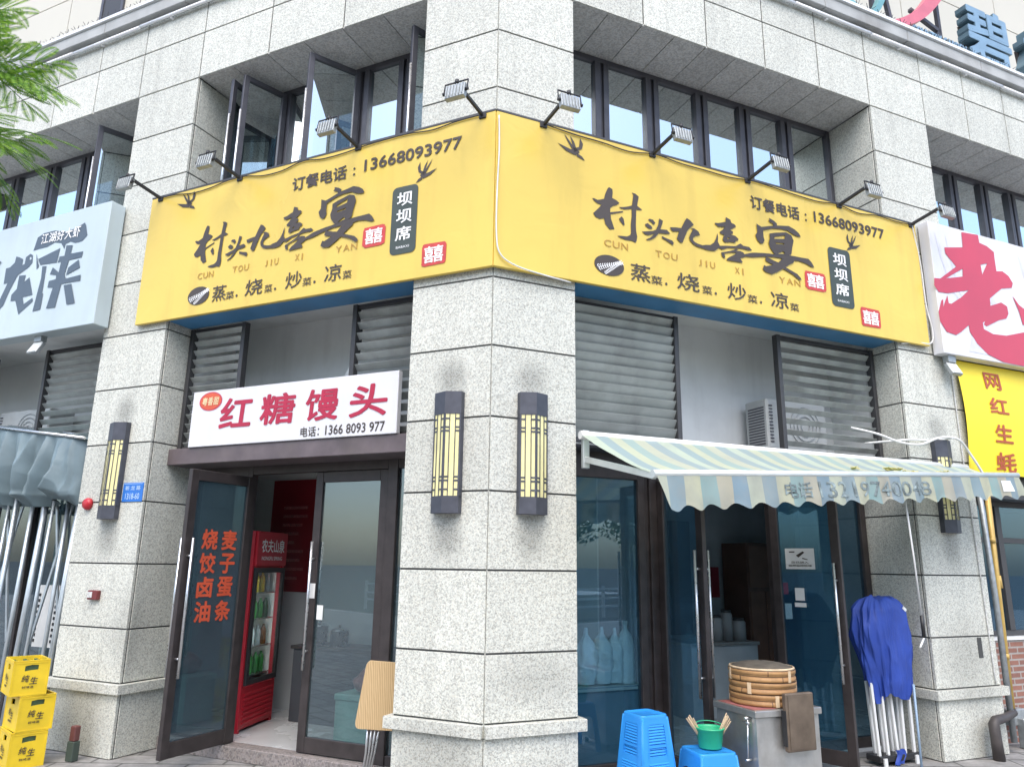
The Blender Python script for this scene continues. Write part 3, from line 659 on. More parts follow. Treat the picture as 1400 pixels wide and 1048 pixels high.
# zone of louvres above the shopfronts
def louvre(frame, x0, x1, z0, z1, y, pitch, tilt, depth, post=('l', 'r')):
    f = MB(); a = x0; b = x1
    if 'l' in post: f.box(x0, x0 + 0.05, y - 0.02, y + 0.05, z0, z1); a += 0.05
    if 'r' in post: f.box(x1 - 0.05, x1, y - 0.02, y + 0.05, z0, z1); b -= 0.05
    f.box(a, b, y, y + 0.045, z1 - 0.04, z1); f.box(a, b, y, y + 0.045, z0, z0 + 0.04)
    lv = BT.part('louvre', tf(f, frame), M['louvdark'], bevel=0.002)
    s = MB(); z = z0 + 0.06; rnd = random.Random(int(x0 * 100))
    while z < z1 - 0.05:
        j = rnd.uniform(-2.5, 2.5)
        s.obox(((a + b) / 2, y + 0.02, z), (b - a - 0.004, depth, 0.006), Matrix.Rotation(R(tilt + j), 3, 'X'))
        z += pitch
    BT.part('slats', tf(s, frame), M['louvre'], parent=lv)
louvre('R', 0.79, 2.11, 2.87, 4.20, 0.33, 0.092, -58, 0.10, 'r')
louvre('R', 3.37, 4.78, 2.87, 4.20, 0.33, 0.118, -50, 0.062, 'lr')
louvre('L', -3.80, -3.02, 2.9, 4.22, 0.33, 0.10, -50, 0.062, 'lr')
louvre('L', -1.66, -0.79, 2.9, 4.22, 0.33, 0.105, -52, 0.075, 'l')
louvre('L', -6.20, -4.79, 2.9, 4.25, 0.33, 0.10, -50, 0.066, 'lr')
louvre('L', -8.8, -7.2, 2.9, 4.25, 0.33, 0.10, -50, 0.062, 'lr')
for fr, x0, x1 in (('R', 0.8, 4.78), ('L', -3.8, -0.8), ('L', -8.8, -4.8)):
    mb = MB(); mb.box(x0, x1, 0.95, 1.0, 2.86, 4.41); mb.box(x0 - .002, x0 + .03, 0.40, 0.95, 2.86, 4.41); mb.box(x1 - .03, x1, 0.40, 0.95, 2.86, 4.41)
    mb.box(x0, x1, 0.10, 1.0, 4.38, 4.415)
    mb.m = 1; mb.box(x0, x1, 0.42, 0.95, 2.84, 2.862)
    BT.part('service_recess', tf(mb, fr), [M['recess'], M['dark']])

# ---- left shopfront
def leaf(frame, hinge, free, z0, z1, gm, handle=None, stile=0.085, name='shop_door', hz=(0.78, 1.98), fm='frame', both=True):
    h = Vector((*hinge, 0)); o = Vector((*free, 0)); d = (o - h); L = d.length; d.normalize(); n = Vector((-d.y, d.x, 0))
    def pt(s, t, z): q = h + d * s + n * t; return (q.x, q.y, z)
    f = MB()
    def bx(m, s0, s1, za, zb, t0=-.024, t1=.024):
        vs = [pt(s, tt, z) for z in (za, zb) for tt in (t0, t1) for s in (s0, s1)]
        m.add(vs, [(0, 2, 3, 1), (4, 5, 7, 6), (0, 1, 5, 4), (2, 6, 7, 3), (0, 4, 6, 2), (1, 3, 7, 5)])
    bx(f, 0, stile, z0, z1); bx(f, L - stile, L, z0, z1); bx(f, stile, L - stile, z0, z0 + .13, -.022, .022); bx(f, stile, L - stile, z1 - .1, z1, -.022, .022)
    dr = BT.part(name, tf(f, frame), M[fm], bevel=0.004)
    p = MB(); bx(p, stile, L - stile, z0 + .13, z1 - .1, -.004, .004)
    BT.part('pane', tf(p, frame), M[gm], parent=dr)
    if handle is not None:
        for sg in ((-1, 1) if both else (handle,)):
            s = MB(); sx = L - stile * 0.55
            s.tube([pt(sx, sg * .075, hz[0]), pt(sx, sg * .075, hz[1])], 0.0135, 10)
            for z in (hz[0] + .16, hz[1] - .16): s.tube([pt(sx, sg * .02, z), pt(sx, sg * .075, z)], 0.011, 8)
            BT.part('handle', tf(s, frame), M['steel'], parent=dr)
    return dr
YD = 0.60
mb = MB(); mb.box(-3.81, -0.79, 0.47, 0.64, 0, 0.125); mb.m = 1; mb.box(-3.81, -0.79, 0.45, 0.66, 0.126, 0.14)
M['stepg'] = granite('brown_step_granite', (0.26, 0.235, 0.225), (0.08, 0.075, 0.072), sc_=70)
mb = MB(); mb.box(-3.80, -0.80, 0.49, 0.70, 0, 0.12)
BT.part('doorstep', tf(mb, 'L'), M['stepg'], bevel=0.006)
f = MB()
for a, b in ((-3.81, -3.75), (-3.03, -2.97), (-1.33, -1.22), (-0.84, -0.79)): f.box(a, b, YD - .03, YD + .05, 0.12, 2.86)
f.box(-3.75, -3.03, YD - .027, YD + .047, 2.63, 2.75); f.box(-2.97, -1.33, YD - .027, YD + .047, 2.65, 2.75); f.box(-1.22, -.84, YD - .027, YD + .047, 2.65, 2.75)
f.box(-3.75, -3.03, YD - .02, YD + .04, 0.12, 0.22); f.box(-1.22, -.84, YD - .02, YD + .04, 0.12, 0.2)
sfl = BT.part('shopfront_frame', tf(f, 'L'), M['frame'], bevel=0.004)
for a, b in ((-3.75, -3.03), (-1.22, -0.84)):
    p = MB(); p.box(a, b, YD + .005, YD + .013, 0.2, 2.65); BT.part('pane', tf(p, 'L'), M['glassL'], parent=sfl)
p = MB(); p.box(-3.75, -.84, YD, YD + .03, 2.752, 2.86); BT.part('transom', tf(p, 'L'), M['frame'], parent=sfl)
DOORA = leaf('L', (-2.965, 0.585), (-2.985, -0.205), 0.13, 2.62, 'glassS', 1, hz=(0.785, 1.99))
leaf('L', (-1.335, YD + .01), (-2.17, YD + .01), 0.13, 2.645, 'glassL', 1, hz=(0.83, 1.98))
mb = MB(); mb.box(-3.805, -0.795, 0.215, 0.60, 2.735, 2.90)
BT.part('door_beam', tf(mb, 'L'), M['beam'], bevel=0.006)
# left shop room
mb = MB(); mb.box(-6.0, 0.2, 2.10, 2.15, 0.12, 2.86); mb.box(-6.05, -6.0, 0.70, 2.1, .12, 2.86)
mb.m = 1; mb.box(-6.0, 0.2, 0.66, 2.1, 0.06, 0.122)
mb.m = 2; mb.box(-6.0, 0.2, 0.66, 2.1, 2.80, 2.838)
BT.part('shop_room', tf(mb, 'L'), [M['wallin'], M['floor'], M['wallin']])

# ---- right shopfront
YR = 0.66
f = MB()
for a, b in ((0.79, 0.84), (1.80, 1.87), (1.93, 2.02), (3.41, 3.49), (4.70, 4.78)): f.box(a, b, YR - .03, YR + .05, 0.03, 2.84)
for a, b in ((0.84, 1.80), (2.02, 3.41), (3.49, 4.70)): f.box(a, b, YR - .027, YR + .047, 2.60, 2.84)
for a, b in ((0.84, 1.80), (3.49, 4.70)): f.box(a, b, YR - .02, YR + .04, 0.03, 0.13)
f.box(1.87, 1.93, YR, YR + .03, .03, 2.84)
sfr = BT.part('shopfront_frame', tf(f, 'R'), M['frame'], bevel=0.004)
for a, b in ((0.84, 1.80), (3.49, 4.70)):
    p = MB(); p.box(a, b, YR + .005, YR + .013, 0.13, 2.6); BT.part('pane', tf(p, 'R'), M['glassR'], parent=sfr)
leaf('R', (2.03, YR - .035), (2.06, -0.0), 0.05, 2.6, 'glassR', 1, hz=(0.72, 1.94))
leaf('R', (3.40, YR - .035), (3.64, -0.03), 0.05, 2.6, 'glassR', 1, hz=(0.77, 1.85))
mb = MB(); mb.box(0.3, 6.2, 3.05, 3.1, 0, 2.86); mb.box(.28, .3, .72, 3.05, 0, 2.86); mb.box(6.2, 6.22, 1.56, 3.05, 0, 2.86)
mb.m = 1; mb.box(0.3, 6.2, 0.62, 3.05, -0.02, 0.03)
mb.m = 2; mb.box(0.3, 6.2, 0.7, 3.05, 2.80, 2.838)
BT.part('shop_room', tf(mb, 'R'), [M['darkblue'], M['floor'], M['darkblue']])

# ---- neighbouring bays
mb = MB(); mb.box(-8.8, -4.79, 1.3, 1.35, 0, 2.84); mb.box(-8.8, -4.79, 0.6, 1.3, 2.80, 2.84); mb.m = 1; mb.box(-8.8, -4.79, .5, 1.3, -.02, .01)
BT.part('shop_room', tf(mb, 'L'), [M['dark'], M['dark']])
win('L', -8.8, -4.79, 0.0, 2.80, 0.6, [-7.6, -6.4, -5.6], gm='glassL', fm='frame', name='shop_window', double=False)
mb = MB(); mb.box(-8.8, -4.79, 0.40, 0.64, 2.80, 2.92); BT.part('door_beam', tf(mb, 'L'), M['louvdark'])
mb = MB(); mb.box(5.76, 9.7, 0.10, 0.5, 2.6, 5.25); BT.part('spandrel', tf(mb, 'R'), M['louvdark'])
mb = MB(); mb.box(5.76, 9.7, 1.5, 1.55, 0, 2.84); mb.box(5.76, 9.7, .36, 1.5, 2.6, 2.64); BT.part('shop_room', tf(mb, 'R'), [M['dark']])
win('R', 5.76, 9.7, 1.09, 2.6, 0.36, [6.62, 7.6, 8.6], gm='glassR', fm='louvdark', name='shop_window', double=False, pw=0.09, trans=2.15)
mb = MB(); mb.box(5.76, 9.7, 0.28, 0.42, 1.055, 1.088); BT.part('window_sill', tf(mb, 'R'), M['whitep'])

# ------------------------------------------------------------ tower behind
TW = Thing('tower_block', 'tall pale cream tower wall rising behind the cornice and rooftop letters', 'building', 'W', (0, 4, 8.3))
tm = MB()
for fr, x0, x1 in (('L', -24, 0.9), ('R', -0.9, 26)):
    q = MB(); x = x0; k = 0
    while x < x1 - .1:
        w = 2.9 if k % 3 else 2.2; b = min(x1, x + w)
        z = 8.3
        while z < 34:
            q.box(x + .012, b - .012, 2.6, 2.7, z + .012, z + 1.5 - .012); z += 1.5
        x = b; k += 1
    q.m = 1; q.box(x0, x1, 2.615, 3.0, 8.3, 34)
    tm = merge(tm, tf(q, fr))
TW.part('wall', tm, [M['tower'], M['cornice']])
for fr, x0, x1, z0, z1 in (('L', -9.9, -9.25, 11.6, 13.6), ('L', -5.2, -4.4, 11.6, 13.6), ('R', 4.0, 5.0, 11.6, 13.6), ('R', 17, 18, 14.6, 16.6)):
    q = MB(); q.box(x0, x1, 2.56, 2.62, z0, z0 + .07); q.box(x0, x1, 2.56, 2.62, z1 - .07, z1); q.box(x0, x0 + .07, 2.56, 2.62, z0 + .07, z1 - .07); q.box(x1 - .07, x1, 2.56, 2.62, z0 + .07, z1 - .07)
    w = TW.part('window', tf(q, fr), M['frame2'])
    q = MB(); q.box(x0 + .07, x1 - .07, 2.575, 2.59, z0 + .07, z1 - .07); TW.part('pane', tf(q, fr), M['louvdark'], parent=w)
# ------------------------------------------------------------ the yellow sign boards
SY = -0.065
def art_map(frame):
    return (lambda x: x) if frame == 'R' else (lambda x: -3.376 + (x - 1.043) * 0.855)
def swallow(mb, cx, cz, w, h, y, flip=1):
    for l in ([(-.5, .1), (-.2, -.12), (.1, -.2), (.25, -.05), (.12, .08), (-.05, -.02)], [(.05, -.1), (.32, .1), (.36, .3), (.26, .5), (.22, .15), (.05, .05)], [(.0, .0), (-.18, .3), (-.28, .52), (-.12, .32), (.08, .05)],
              [(.04, 0), (-.02, .28), (-.08, .5), (.06, .3), (.14, .04)], [(.15, -.1), (.32, -.18), (.42, -.32), (.3, -.28), (.14, -.22)]):
        shape(mb, [[(cx + flip * a * w, cz + b * h) for a, b in l]], y)
def yellow_sign(frame, x0, x1, phone, name_label, dz=0.0):
    t = Thing('shop_sign', name_label, 'shop sign', frame, (x0, -.03, 4.215), group='yellow restaurant sign boards')
    b = MB(); b.box(x0, x1, -0.06, -0.02, 4.215, 5.68)
    t.part('board', b, M['yellow'], bevel=0.004)
    b = MB(); b.box(x0, x1, -0.0615, -0.018, 5.681, 5.70); b.box(x0 + .05, x1 - .05, -.018, -.002, 4.3, 5.6)
    t.part('top_trim', b, M['louvdark'])
    ax = art_map(frame)
    y = SY
    b = MB()
    for i, lp in enumerate(BRUSH): shape(b, [[(ax(a), c + dz) for a, c in l] for l in lp], y - 0.0004 * i)
    t.part('brush_lettering', b, M['ink'])
    b = MB(); p0 = phone
    write(b, '订餐电话', p0, p0 + .66, 5.355, 5.505, y, .022); t.part('phone_heading', b, M['ink']); b = MB(); write(b, '：', p0 + .735, p0 + .76, 5.37, 5.455, y, .02); t.part('colon', b, M['ink']); b = MB(); write(b, '13668093977', p0 + .862, p0 + 1.91, 5.385, 5.51, y, .02)
    t.part('phone_number', b, M['ink'])
    for s, a, c in (('CUN', 1.043, 1.313), ('TOU', 1.595, 1.865), ('JIU', 2.081, 2.303), ('XI', 2.531, 2.671), ('YAN', 3.089, 3.393)):
        n = len(s); w = (ax(c) - ax(a)) / n; b = MB()
        for i, ch in enumerate(s):
            k = 0.22 if ch == 'I' else 0.45 if ch == 'J' else 0.8
            write(b, ch, ax(a) + i * w + w * (1 - k) / 2, ax(a) + i * w + w * (1 + k) / 2, 4.602, 4.667, y, .004)
        t.part('spelled_name', b, M['slogan'])
    for big, a, c, d, e, dot in (('蒸', 1.325, 1.542, 1.545, 1.671, 1.713), ('烧', 1.835, 2.095, 2.126, 2.242, 2.285), ('炒', 2.428, 2.659, 2.674, 2.796, 2.84), ('凉', 2.968, 3.199, 3.217, 3.335, None)):
        b = MB(); write(b, big, ax(a), ax(c), 4.322, 4.49, y, .008); write(b, '菜', ax(d), ax(e), 4.322, 4.405, y, .006)
        if dot: shape(b, [ell(ax(dot), 4.348, .014, .014, 10)], y)
        t.part('dish_name', b, M['ink'])
    cx = ax(1.10)
    b = MB(); shape(b, [ell(cx, 4.42, .155 if frame == 'R' else .148, .098, 40)], y)
    t.part('emblem_disc', b, M['ink'])
    b = MB(); rnd = random.Random(5)
    for k, (ang, px, pz, L) in enumerate(((14, -.15, -.03, .29), (24, -.13, -.06, .27), (38, -.05, -.085, .2))):
        for i in range(13):
            q = i / 12; bx = cx + px + L * q * math.cos(R(ang)); bz = 4.42 + pz + L * q * math.sin(R(ang))
            if ((bx - cx) / .150) ** 2 + ((bz - 4.42) / .094) ** 2 > 1: continue
            for sg in (-1, 1):
                a2 = R(ang + sg * 42)
                shape(b, [ell(bx + .013 * math.cos(a2), bz + .013 * math.sin(a2), .012, .0042, 8, a2)], y - .002 - .0003 * k)
    t.part('wheat_emblem', b, M['inkwhite'])
    # tag panel and seals
    b = MB(); shape(b, [rrect(ax(3.806), ax(4.125), 4.47, 5.135, .05)], y); t.part('tag_panel', b, M['panelgrey'])
    b = MB(); c = (ax(3.806) + ax(4.125)) / 2; hw = (ax(4.125) - ax(3.806)) / 2
    write_col(b, '坝坝席', c, hw * 1.22, 5.075, .135, .035, y - .002, .018)
    write(b, 'BABAXI', c - hw * .5, c + hw * .5, 4.525, 4.548, y - .002, .0)
    t.part('tag_lettering', b, M['inkwhite'])
    b = MB(); swallow(b, ax(4.19) if frame == 'R' else -.67, 5.22, .24, .25, y, -1); t.part('swallow_print', b, M['ink']); b = MB(); swallow(b, .73 if frame == 'R' else -3.66, 5.49 if frame == 'R' else 5.52, .31, .27, y)
    t.part('swallow_print', b, M['ink'])
    rnd = random.Random(2)
    for a, c, z0, z1 in ((3.453, 3.735, 4.60, 4.80), (4.205, 4.491, 4.31, 4.515)):
        b = MB(); q = MB(); o = rrect(ax(a), ax(c), z0, z1, .03, 4); o = [(u + rnd.uniform(-.006, .006), v + rnd.uniform(-.006, .006)) for u, v in o]
        shape(b, [o], y); m_ = .025
        write(q, '囍', ax(a) + m_, ax(c) - m_, z0 + m_, z1 - m_, y - .002, .012)
        sl = t.part('seal', b, M['sealred']); t.part('seal_lettering', q, M['inkwhite'], parent=sl)
    return t
yellow_sign('R', -0.02, 5.235, 2.788, 'long yellow shop sign board right of the corner with brown brush lettering and red seals')
yellow_sign('L', -4.22, 0.02, -2.216, 'yellow shop sign board left of the corner above the white red-lettered sign')
for fr, x0, x1, lab in (('R', .80, 4.77, 'blue painted steel box under the right yellow sign board'), ('L', -3.79, -.80, 'blue painted steel box under the left yellow sign board')):
    mb = MB(); mb.box(x0, x1, -.015, .30, 4.224, 4.29)
    o = solo('sign_support', lab, 'sign support', mb, M['blue_under'], fr, (x0, 0, 4.224))

# flood lamps on arms
def flood(frame, x, label, hx=0.0, lead=None):
    t = Thing('flood_lamp', label, 'flood lamp', frame, (x, -.06, 5.66), group='flood lamps on arms along the yellow signs')
    hx = .05 if frame == 'R' else -.05
    b = MB(); b.bar((x, -.02, 5.66), (x + hx, -.44, 5.74), .026, .034); b.box(x - .035, x + .035, -.075, -.0, 5.63, 5.69)
    t.part('arm', b, M['black'], bevel=.004)
    b = MB(); rot = Matrix.Rotation(R(80), 3, 'X'); c = Vector((x + hx, -.46, 5.75)) - rot @ Vector((0, .105, 0))
    def P(a, bb, cc): return tuple(c + rot @ Vector((a, bb, cc)))
    b.tube([P(-.11, -.0, .0), P(-.11, .10, .0), P(.11, .10, .0), P(.11, 0, .0)], .008, 6, False); b.tube([P(0, .085, 0), P(0, .125, 0)], .018, 8); b.tube([P(-.12, 0, 0), P(-.095, 0, 0)], .016, 8); b.tube([P(.12, 0, 0), P(.095, 0, 0)], .016, 8)
    t.part('bracket', b, M['black'])
    b = MB(); b.obox(P(0, 0, -.01), (.185, .135, .05), rot)
    for i in range(6): b.obox(P(-.075 + i * .03, 0, .022), (.006, .12, .018), rot)
    t.part('lamp_body', b, M['cornice_l'], bevel=.006)
    b = MB(); b.obox(P(0, 0, -.039), (.15, .105, .006), rot)
    t.part('lens', b, M['lens'])
    return t
M['cornice_l'] = mat('grey_cast_aluminium', (0.36, 0.39, 0.40), 0.45, 0.5, 0.2, 20, dirt=0.3)
M['lens'] = mat('frosted_lens', (0.7, 0.72, 0.68), 0.2)
pR = ['nearest to the corner on the right sign', 'second from the corner on the right sign', 'above the middle of the right sign', 'above the phone number of the right sign', 'at the far right end of the right sign']
for x, s in zip((.434, 1.607, 2.772, 4.04, 5.16), pR): flood('R', x, 'grey flood lamp on a black arm ' + s)
pL = ['nearest to the corner on the left sign', 'above the phone number of the left sign', 'second from the outer end of the left sign', 'at the far left end of the left sign']
for x, s in zip((-.104, -1.44, -2.934, -4.08), pL): flood('L', x, 'grey flood lamp on a black arm ' + s)

# cables along the boards
def cable(label, frame, pts, r, m, name='cable', group=None, n=6):
    # smooth through points
    P = [Vector(p) for p in pts]; out = []
    for i in range(len(P) - 1):
        p0 = P[max(i - 1, 0)]; p1 = P[i]; p2 = P[i + 1]; p3 = P[min(i + 2, len(P) - 1)]
        for k in range(6):
            t = k / 6; out.append(0.5 * ((2 * p1) + (p2 - p0) * t + (2 * p0 - 5 * p1 + 4 * p2 - p3) * t * t + (3 * p1 - p0 - 3 * p2 + p3) * t ** 3))
    out.append(P[-1])
    mb = MB(); mb.tube(out, r, n)
    return solo(name, label, 'cable', mb, m, frame, tuple(P[0]), group)
rnd = random.Random(11)
for fr, x0, x1, lab in (('R', .45, 5.2, 'thin black lamp cable drooping along the top of the right yellow sign'), ('L', -4.1, -.12, 'thin black lamp cable drooping along the top of the left yellow sign')):
    pts = []; n = 16
    for i in range(n + 1):
        pts.append((x0 + (x1 - x0) * i / n, -.072, 5.665 - (0.05 * rnd.random() if i % 4 else 0)))
    cable(lab, fr, pts, .006, M['cable'])
cable('white cable hanging down the corner seam between the two yellow signs', 'R', [(-.01, -.085, 5.62), (.0, -.08, 5.3), (-.012, -.08, 4.9), (-.01, -.08, 4.5), (.03, -.08, 4.32), (.18, -.08, 4.24), (.45, -.075, 4.205), (.72, -.04, 4.20)], .0065, M['cablew'])
cable('white cable looping down the outer end of the right yellow sign', 'R', [(5.17, -.07, 5.66), (5.26, -.05, 5.2), (5.27, -.05, 4.7), (5.31, -.06, 4.4), (5.25, -.06, 4.25), (5.05, -.05, 4.24), (4.82, -.03, 4.2)], .008, M['cablew'])

# ------------------------------------------------------------ white sign over the left door
t = Thing('shop_sign', 'small white shop sign with red lettering resting on the brown beam over the door', 'shop sign', 'L', (-2.26, .2, 2.9))
b = MB(); b.box(-3.515, -1.015, .195, .255, 2.902, 3.475); t.part('board', b, M['white'], bevel=.004)
y = .192
b = MB()
for s, a, c in (('红', 3.118, 2.70), ('糖', 2.593, 2.165), ('馒', 2.046, 1.655), ('头', 1.531, 1.12)): write(b, s, -a, -c, 3.07, 3.375, y, .022, lean=.06)
t.part('main_lettering', b, M['red'])
b = MB(); write(b, '电话：', -2.079, -1.86, 2.925, 3.02, y, .012); t.part('phone_heading', b, M['ink']); b = MB(); write(b, '1366 8093 977', -1.79, -1.136, 2.93, 3.02, y, .014)
t.part('phone_number', b, M['ink'])
b = MB(); shape(b, [ell(-3.265, 3.362, .155, .098, 40)], y); t.part('emblem_rim', b, M['pinkred'])
b = MB(); shape(b, [ell(-3.265, 3.362, .14, .086, 40)], y - .0015); t.part('emblem_disc', b, M['orange'])
b = MB()
for i, ch in enumerate('粤香甜'): write(b, ch, -3.375 + i * .077, -3.305 + i * .077, 3.32, 3.405, y - .003, .02, lean=.1)
t.part('emblem_lettering', b, M['cream'])

# ------------------------------------------------------------ neighbours' signs
t = Thing('shop_sign', 'white box sign with slate angular lettering at the left edge', 'shop sign', 'L', (-6, -.1, 4.26))
b = MB(); b.box(-9.0, -4.69, -.2, -.02, 4.25, 5.70); t.part('box', b, M['white2'], bevel=.006)
b = MB()
for i, l in enumerate(XIA): shape(b, l, -.203 - .0004 * i)
t.part('lettering', b, M['slate'])
b = MB()
for i, ch in enumerate('江湖好大虾'):
    a = -5.825 + i * .139; write(b, ch, a, a + .125, 5.36 - .004 * i, 5.49 - .006 * i + (.0 if i < 3 else .015), -.2065, .014)
t.part('banner_lettering', b, M['inkwhite'])
t = Thing('shop_sign', 'white sign with one huge rose red brush character at the right edge', 'shop sign', 'R', (6.5, -.1, 4.13))
b = MB(); b.box(5.33, 9.6, -.15, -.02, 4.13, 5.72); t.part('box', b, M['white'], bevel=.006)
M['lilac'] = mat('pale_lilac_ink', (0.60, 0.60, 0.67), 0.4)
for a, l in ((5.42, .16), (5.6, .1), (5.95, .22), (6.9, .2)):
    b = MB(); shape(b, [[(a, 5.6), (a + l, 5.25), (a + l * 2.2, 4.7), (a + l * 1.2, 4.9), (a + l * .3, 5.3)]], -.1525); t.part('facet_print', b, M['lilac'])
b = MB(); shape(b, [[(5.75, 4.2), (6.0, 4.75), (6.12, 4.6), (6.3, 4.25), (6.2, 4.2)]], -.1527)
t.part('facet_print', b, M['lilac'])
for i, l in enumerate(LAO):
    b = MB(); shape(b, l, -.155 - .001 * i); t.part('lettering', b, M['pinkred'])

t = Thing('vertical_sign', 'bright yellow banner sign with brown-red characters right of the pillar', 'shop sign', 'R', (6.5, 0, 2.83))
b = MB()
b.grid(lambda u, v: (5.665 + 2.9 * u, -.02 - .05 * math.sin(v * 3.1) * (1 - u * .3), 4.12 - 1.27 * v), 20, 14)
M['yellow2'] = mat('lemon_yellow_banner', (0.84, 0.66, 0.03), 0.45, 0, 0.06, 1)
t.part('banner', b, M['yellow2'], solid=False)
b = MB()
for ch, x0, x1, z0, z1 in (('网', 6.10, 6.385, 3.83, 4.03), ('红', 6.10, 6.43, 3.545, 3.73), ('生', 6.13, 6.44, 3.21, 3.42), ('蚝', 6.12, 6.47, 2.885, 3.10)):
    write(b, ch, x0, x1, z0, z1, 0, .02, fn=lambda a, c, o=0.0: (a, -.026 - o - .05 * math.sin((4.12 - c) / 1.27 * 3.1) * (1 - (a - 5.665) / 2.9 * .3), c))
t.part('lettering', b, mat('brown_red_ink', (0.42, 0.09, 0.03), 0.5, 0, .1), solid=False)

def small_flood(label, frame, x, y, z):
    t = Thing('flood_lamp', label, 'flood lamp', frame, (x, y, z))
    rot = Matrix.Rotation(R(62), 3, 'X')
    b = MB(); b.box(x - .06, x + .06, y - .015, y + .06, z + .05, z + .13); b.tube([(x, y + .03, z + .13), (x, y + .06, z + .22)], .015, 8); t.part('bracket', b, M['cornice_l'], bevel=.004)
    b = MB(); b.obox((x, y - .01, z - .03), (.16, .16, .045), rot); t.part('lamp_body', b, M['cornice_l'], bevel=.006)
    b = MB(); b.obox(Vector((x, y - .01, z - .03)) + rot @ Vector((0, 0, .0245)), (.14, .14, .004), rot); t.part('lens', b, M['lens'])
small_flood('small flood lamp hanging under the white sign at the left edge', 'L', -5.70, -.12, 4.13)
small_flood('small flood lamp hanging under the white sign with the red character', 'R', 5.50, -.1, 4.0)

# ------------------------------------------------------------ wall lamps
def wall_lamp(frame, x, label):
    t = Thing('wall_lamp', label, 'wall lamp', frame, (x, 0, 2.18), group='tall dark wall lamps on the granite pillars')
    P = [(-.125, 0), (-.125, -.055), (0, -.105), (.125, -.055), (.125, 0)]
    h = MB()
    def prism(m, k, z0, z1, g=0.0):
        n = len(P); vs = [(x + a * k, bb * k - g, z) for z in (z0, z1) for a, bb in P]
        m.add(vs, [tuple(range(n)), tuple(range(n, 2 * n))] + [(i, (i + 1) % n, n + (i + 1) % n, n + i) for i in range(n)])
    prism(h, 1, 2.18, 2.315); prism(h, 1, 2.975, 3.162)
    def strip(t0, t1, z0, z1, e=.0022):
        for (a, bb), (c, d) in ((P[1], P[2]), (P[2], P[3])):
            if (a, bb) == P[2]: u0, u1 = 1 - t1, 1 - t0
            else: u0, u1 = t0, t1
            nx, ny = (bb - d), (c - a); L = math.hypot(nx, ny); nx, ny = -nx / L, -ny / L
            if ny > 0: nx, ny = -nx, -ny
            A = Vector((x + a + (c - a) * u0, bb + (d - bb) * u0, 0)); B = Vector((x + a + (c - a) * u1, bb + (d - bb) * u1, 0))
            N = Vector((nx, ny, 0)) * -e * 4; Z = Vector((0, 0, 1))
            vs = [q + o + Z * z for z in (z0, z1) for q, o in ((A, Vector()), (B, Vector()), (B, N), (A, N))]
            h.add([tuple(v) for v in vs], [(0, 1, 2, 3), (4, 5, 6, 7), (0, 1, 5, 4), (1, 2, 6, 5), (2, 3, 7, 6), (3, 0, 4, 7)])
    for a, bb in ((0, .09), (.30, .355), (.645, .70), (.91, 1)): strip(a, bb, 2.31, 2.98)
    for z in (2.36, 2.43, 2.46, 2.83, 2.86, 2.93):
        strip(.09, .30, z, z + .012); strip(.70, .91, z, z + .012)
    h.box(x - .125, x - .118, -.055, 0, 2.3, 2.98); h.box(x + .118, x + .125, -.055, 0, 2.3, 2.98)
    t.part('housing', h, M['lampbox'])
    d = MB(); prism(d, .955, 2.30, 2.99); t.part('diffuser', d, M['lampyel'])
for (fr, x), lab in zip(lampx, ('tall dark wall lamp beside the blue address plate', 'tall dark wall lamp on the corner pillar, left of its edge', 'tall dark wall lamp on the corner pillar, right of its edge', 'tall dark wall lamp half hidden behind the awning')):
    wall_lamp(fr, x, lab)

# small fittings on the left pillar
t = Thing('alarm_bell', 'round red fire alarm bell beside the left wall lamp', 'alarm bell', 'L', (-4.60, 0, 2.34))
b = MB()
prof = [(.0, .0), (.06, 0), (.062, .025), (.05, .045), (.02, .055), (0, .056)]
vs = [(-4.60 + r * math.cos(2 * math.pi * k / 20), -z, 2.34 + r * math.sin(2 * math.pi * k / 20)) for r, z in prof[1:-1] for k in range(20)]
fs = [(i * 20 + k, i * 20 + (k + 1) % 20, (i + 1) * 20 + (k + 1) % 20, (i + 1) * 20 + k) for i in range(3) for k in range(20)] + [tuple(range(60, 80)), tuple(range(20))]
b.add(vs, fs, True); t.part('dome', b, mat('red_plastic', (0.45, 0.02, 0.03), 0.35))
t = Thing('address_plate', 'small blue address plate with white writing on the left pillar', 'plate', 'L', (-3.95, 0, 2.35))
b = MB(); b.box(-4.115, -3.83, -.008, -.001, 2.35, 2.54); t.part('plate', b, mat('blue_enamel', (0.02, 0.16, 0.55), 0.35), bevel=.002)
b = MB(); write(b, '新 龙 路', -4.08, -3.865, 2.465, 2.51, -.0095, .01); write(b, '1318-60', -4.07, -3.87, 2.375, 2.435, -.0095, .01); b.box(-4.105, -3.84, -.0092, -.0085, 2.527, 2.531); t.part('lettering', b, mat('pale_blue_ink', (0.45, 0.62, 0.85), 0.5))
t = Thing('call_point', 'small dark red call point box on the left pillar', 'call point', 'L', (-4.3, 0, 1.4))
b = MB(); b.box(-4.375, -4.235, -.045, -.001, 1.40, 1.49); t.part('box', b, mat('dark_red_plastic', (0.16, 0.03, 0.03), 0.4), bevel=.006)
b = MB(); b.box(-4.365, -4.30, -.05, -.046, 1.42, 1.475); t.part('front_panel', b, M['soffit'], bevel=.001)
t = Thing('ground_marker', 'little brown and green post standing on the paving before the left pillar', 'post', 'L', (-4.09, -.18, 0))
b = MB(); b.box(-4.135, -4.045, -.21, -.14, 0, .17); t.part('base', b, mat('dark_green_metal', (.05, .07, .055), .6), bevel=.006)
b = MB(); b.box(-4.125, -4.055, -.205, -.145, .17, .30); t.part('head', b, mat('brown_red_metal', (.13, .045, .04), .5), bevel=.008)

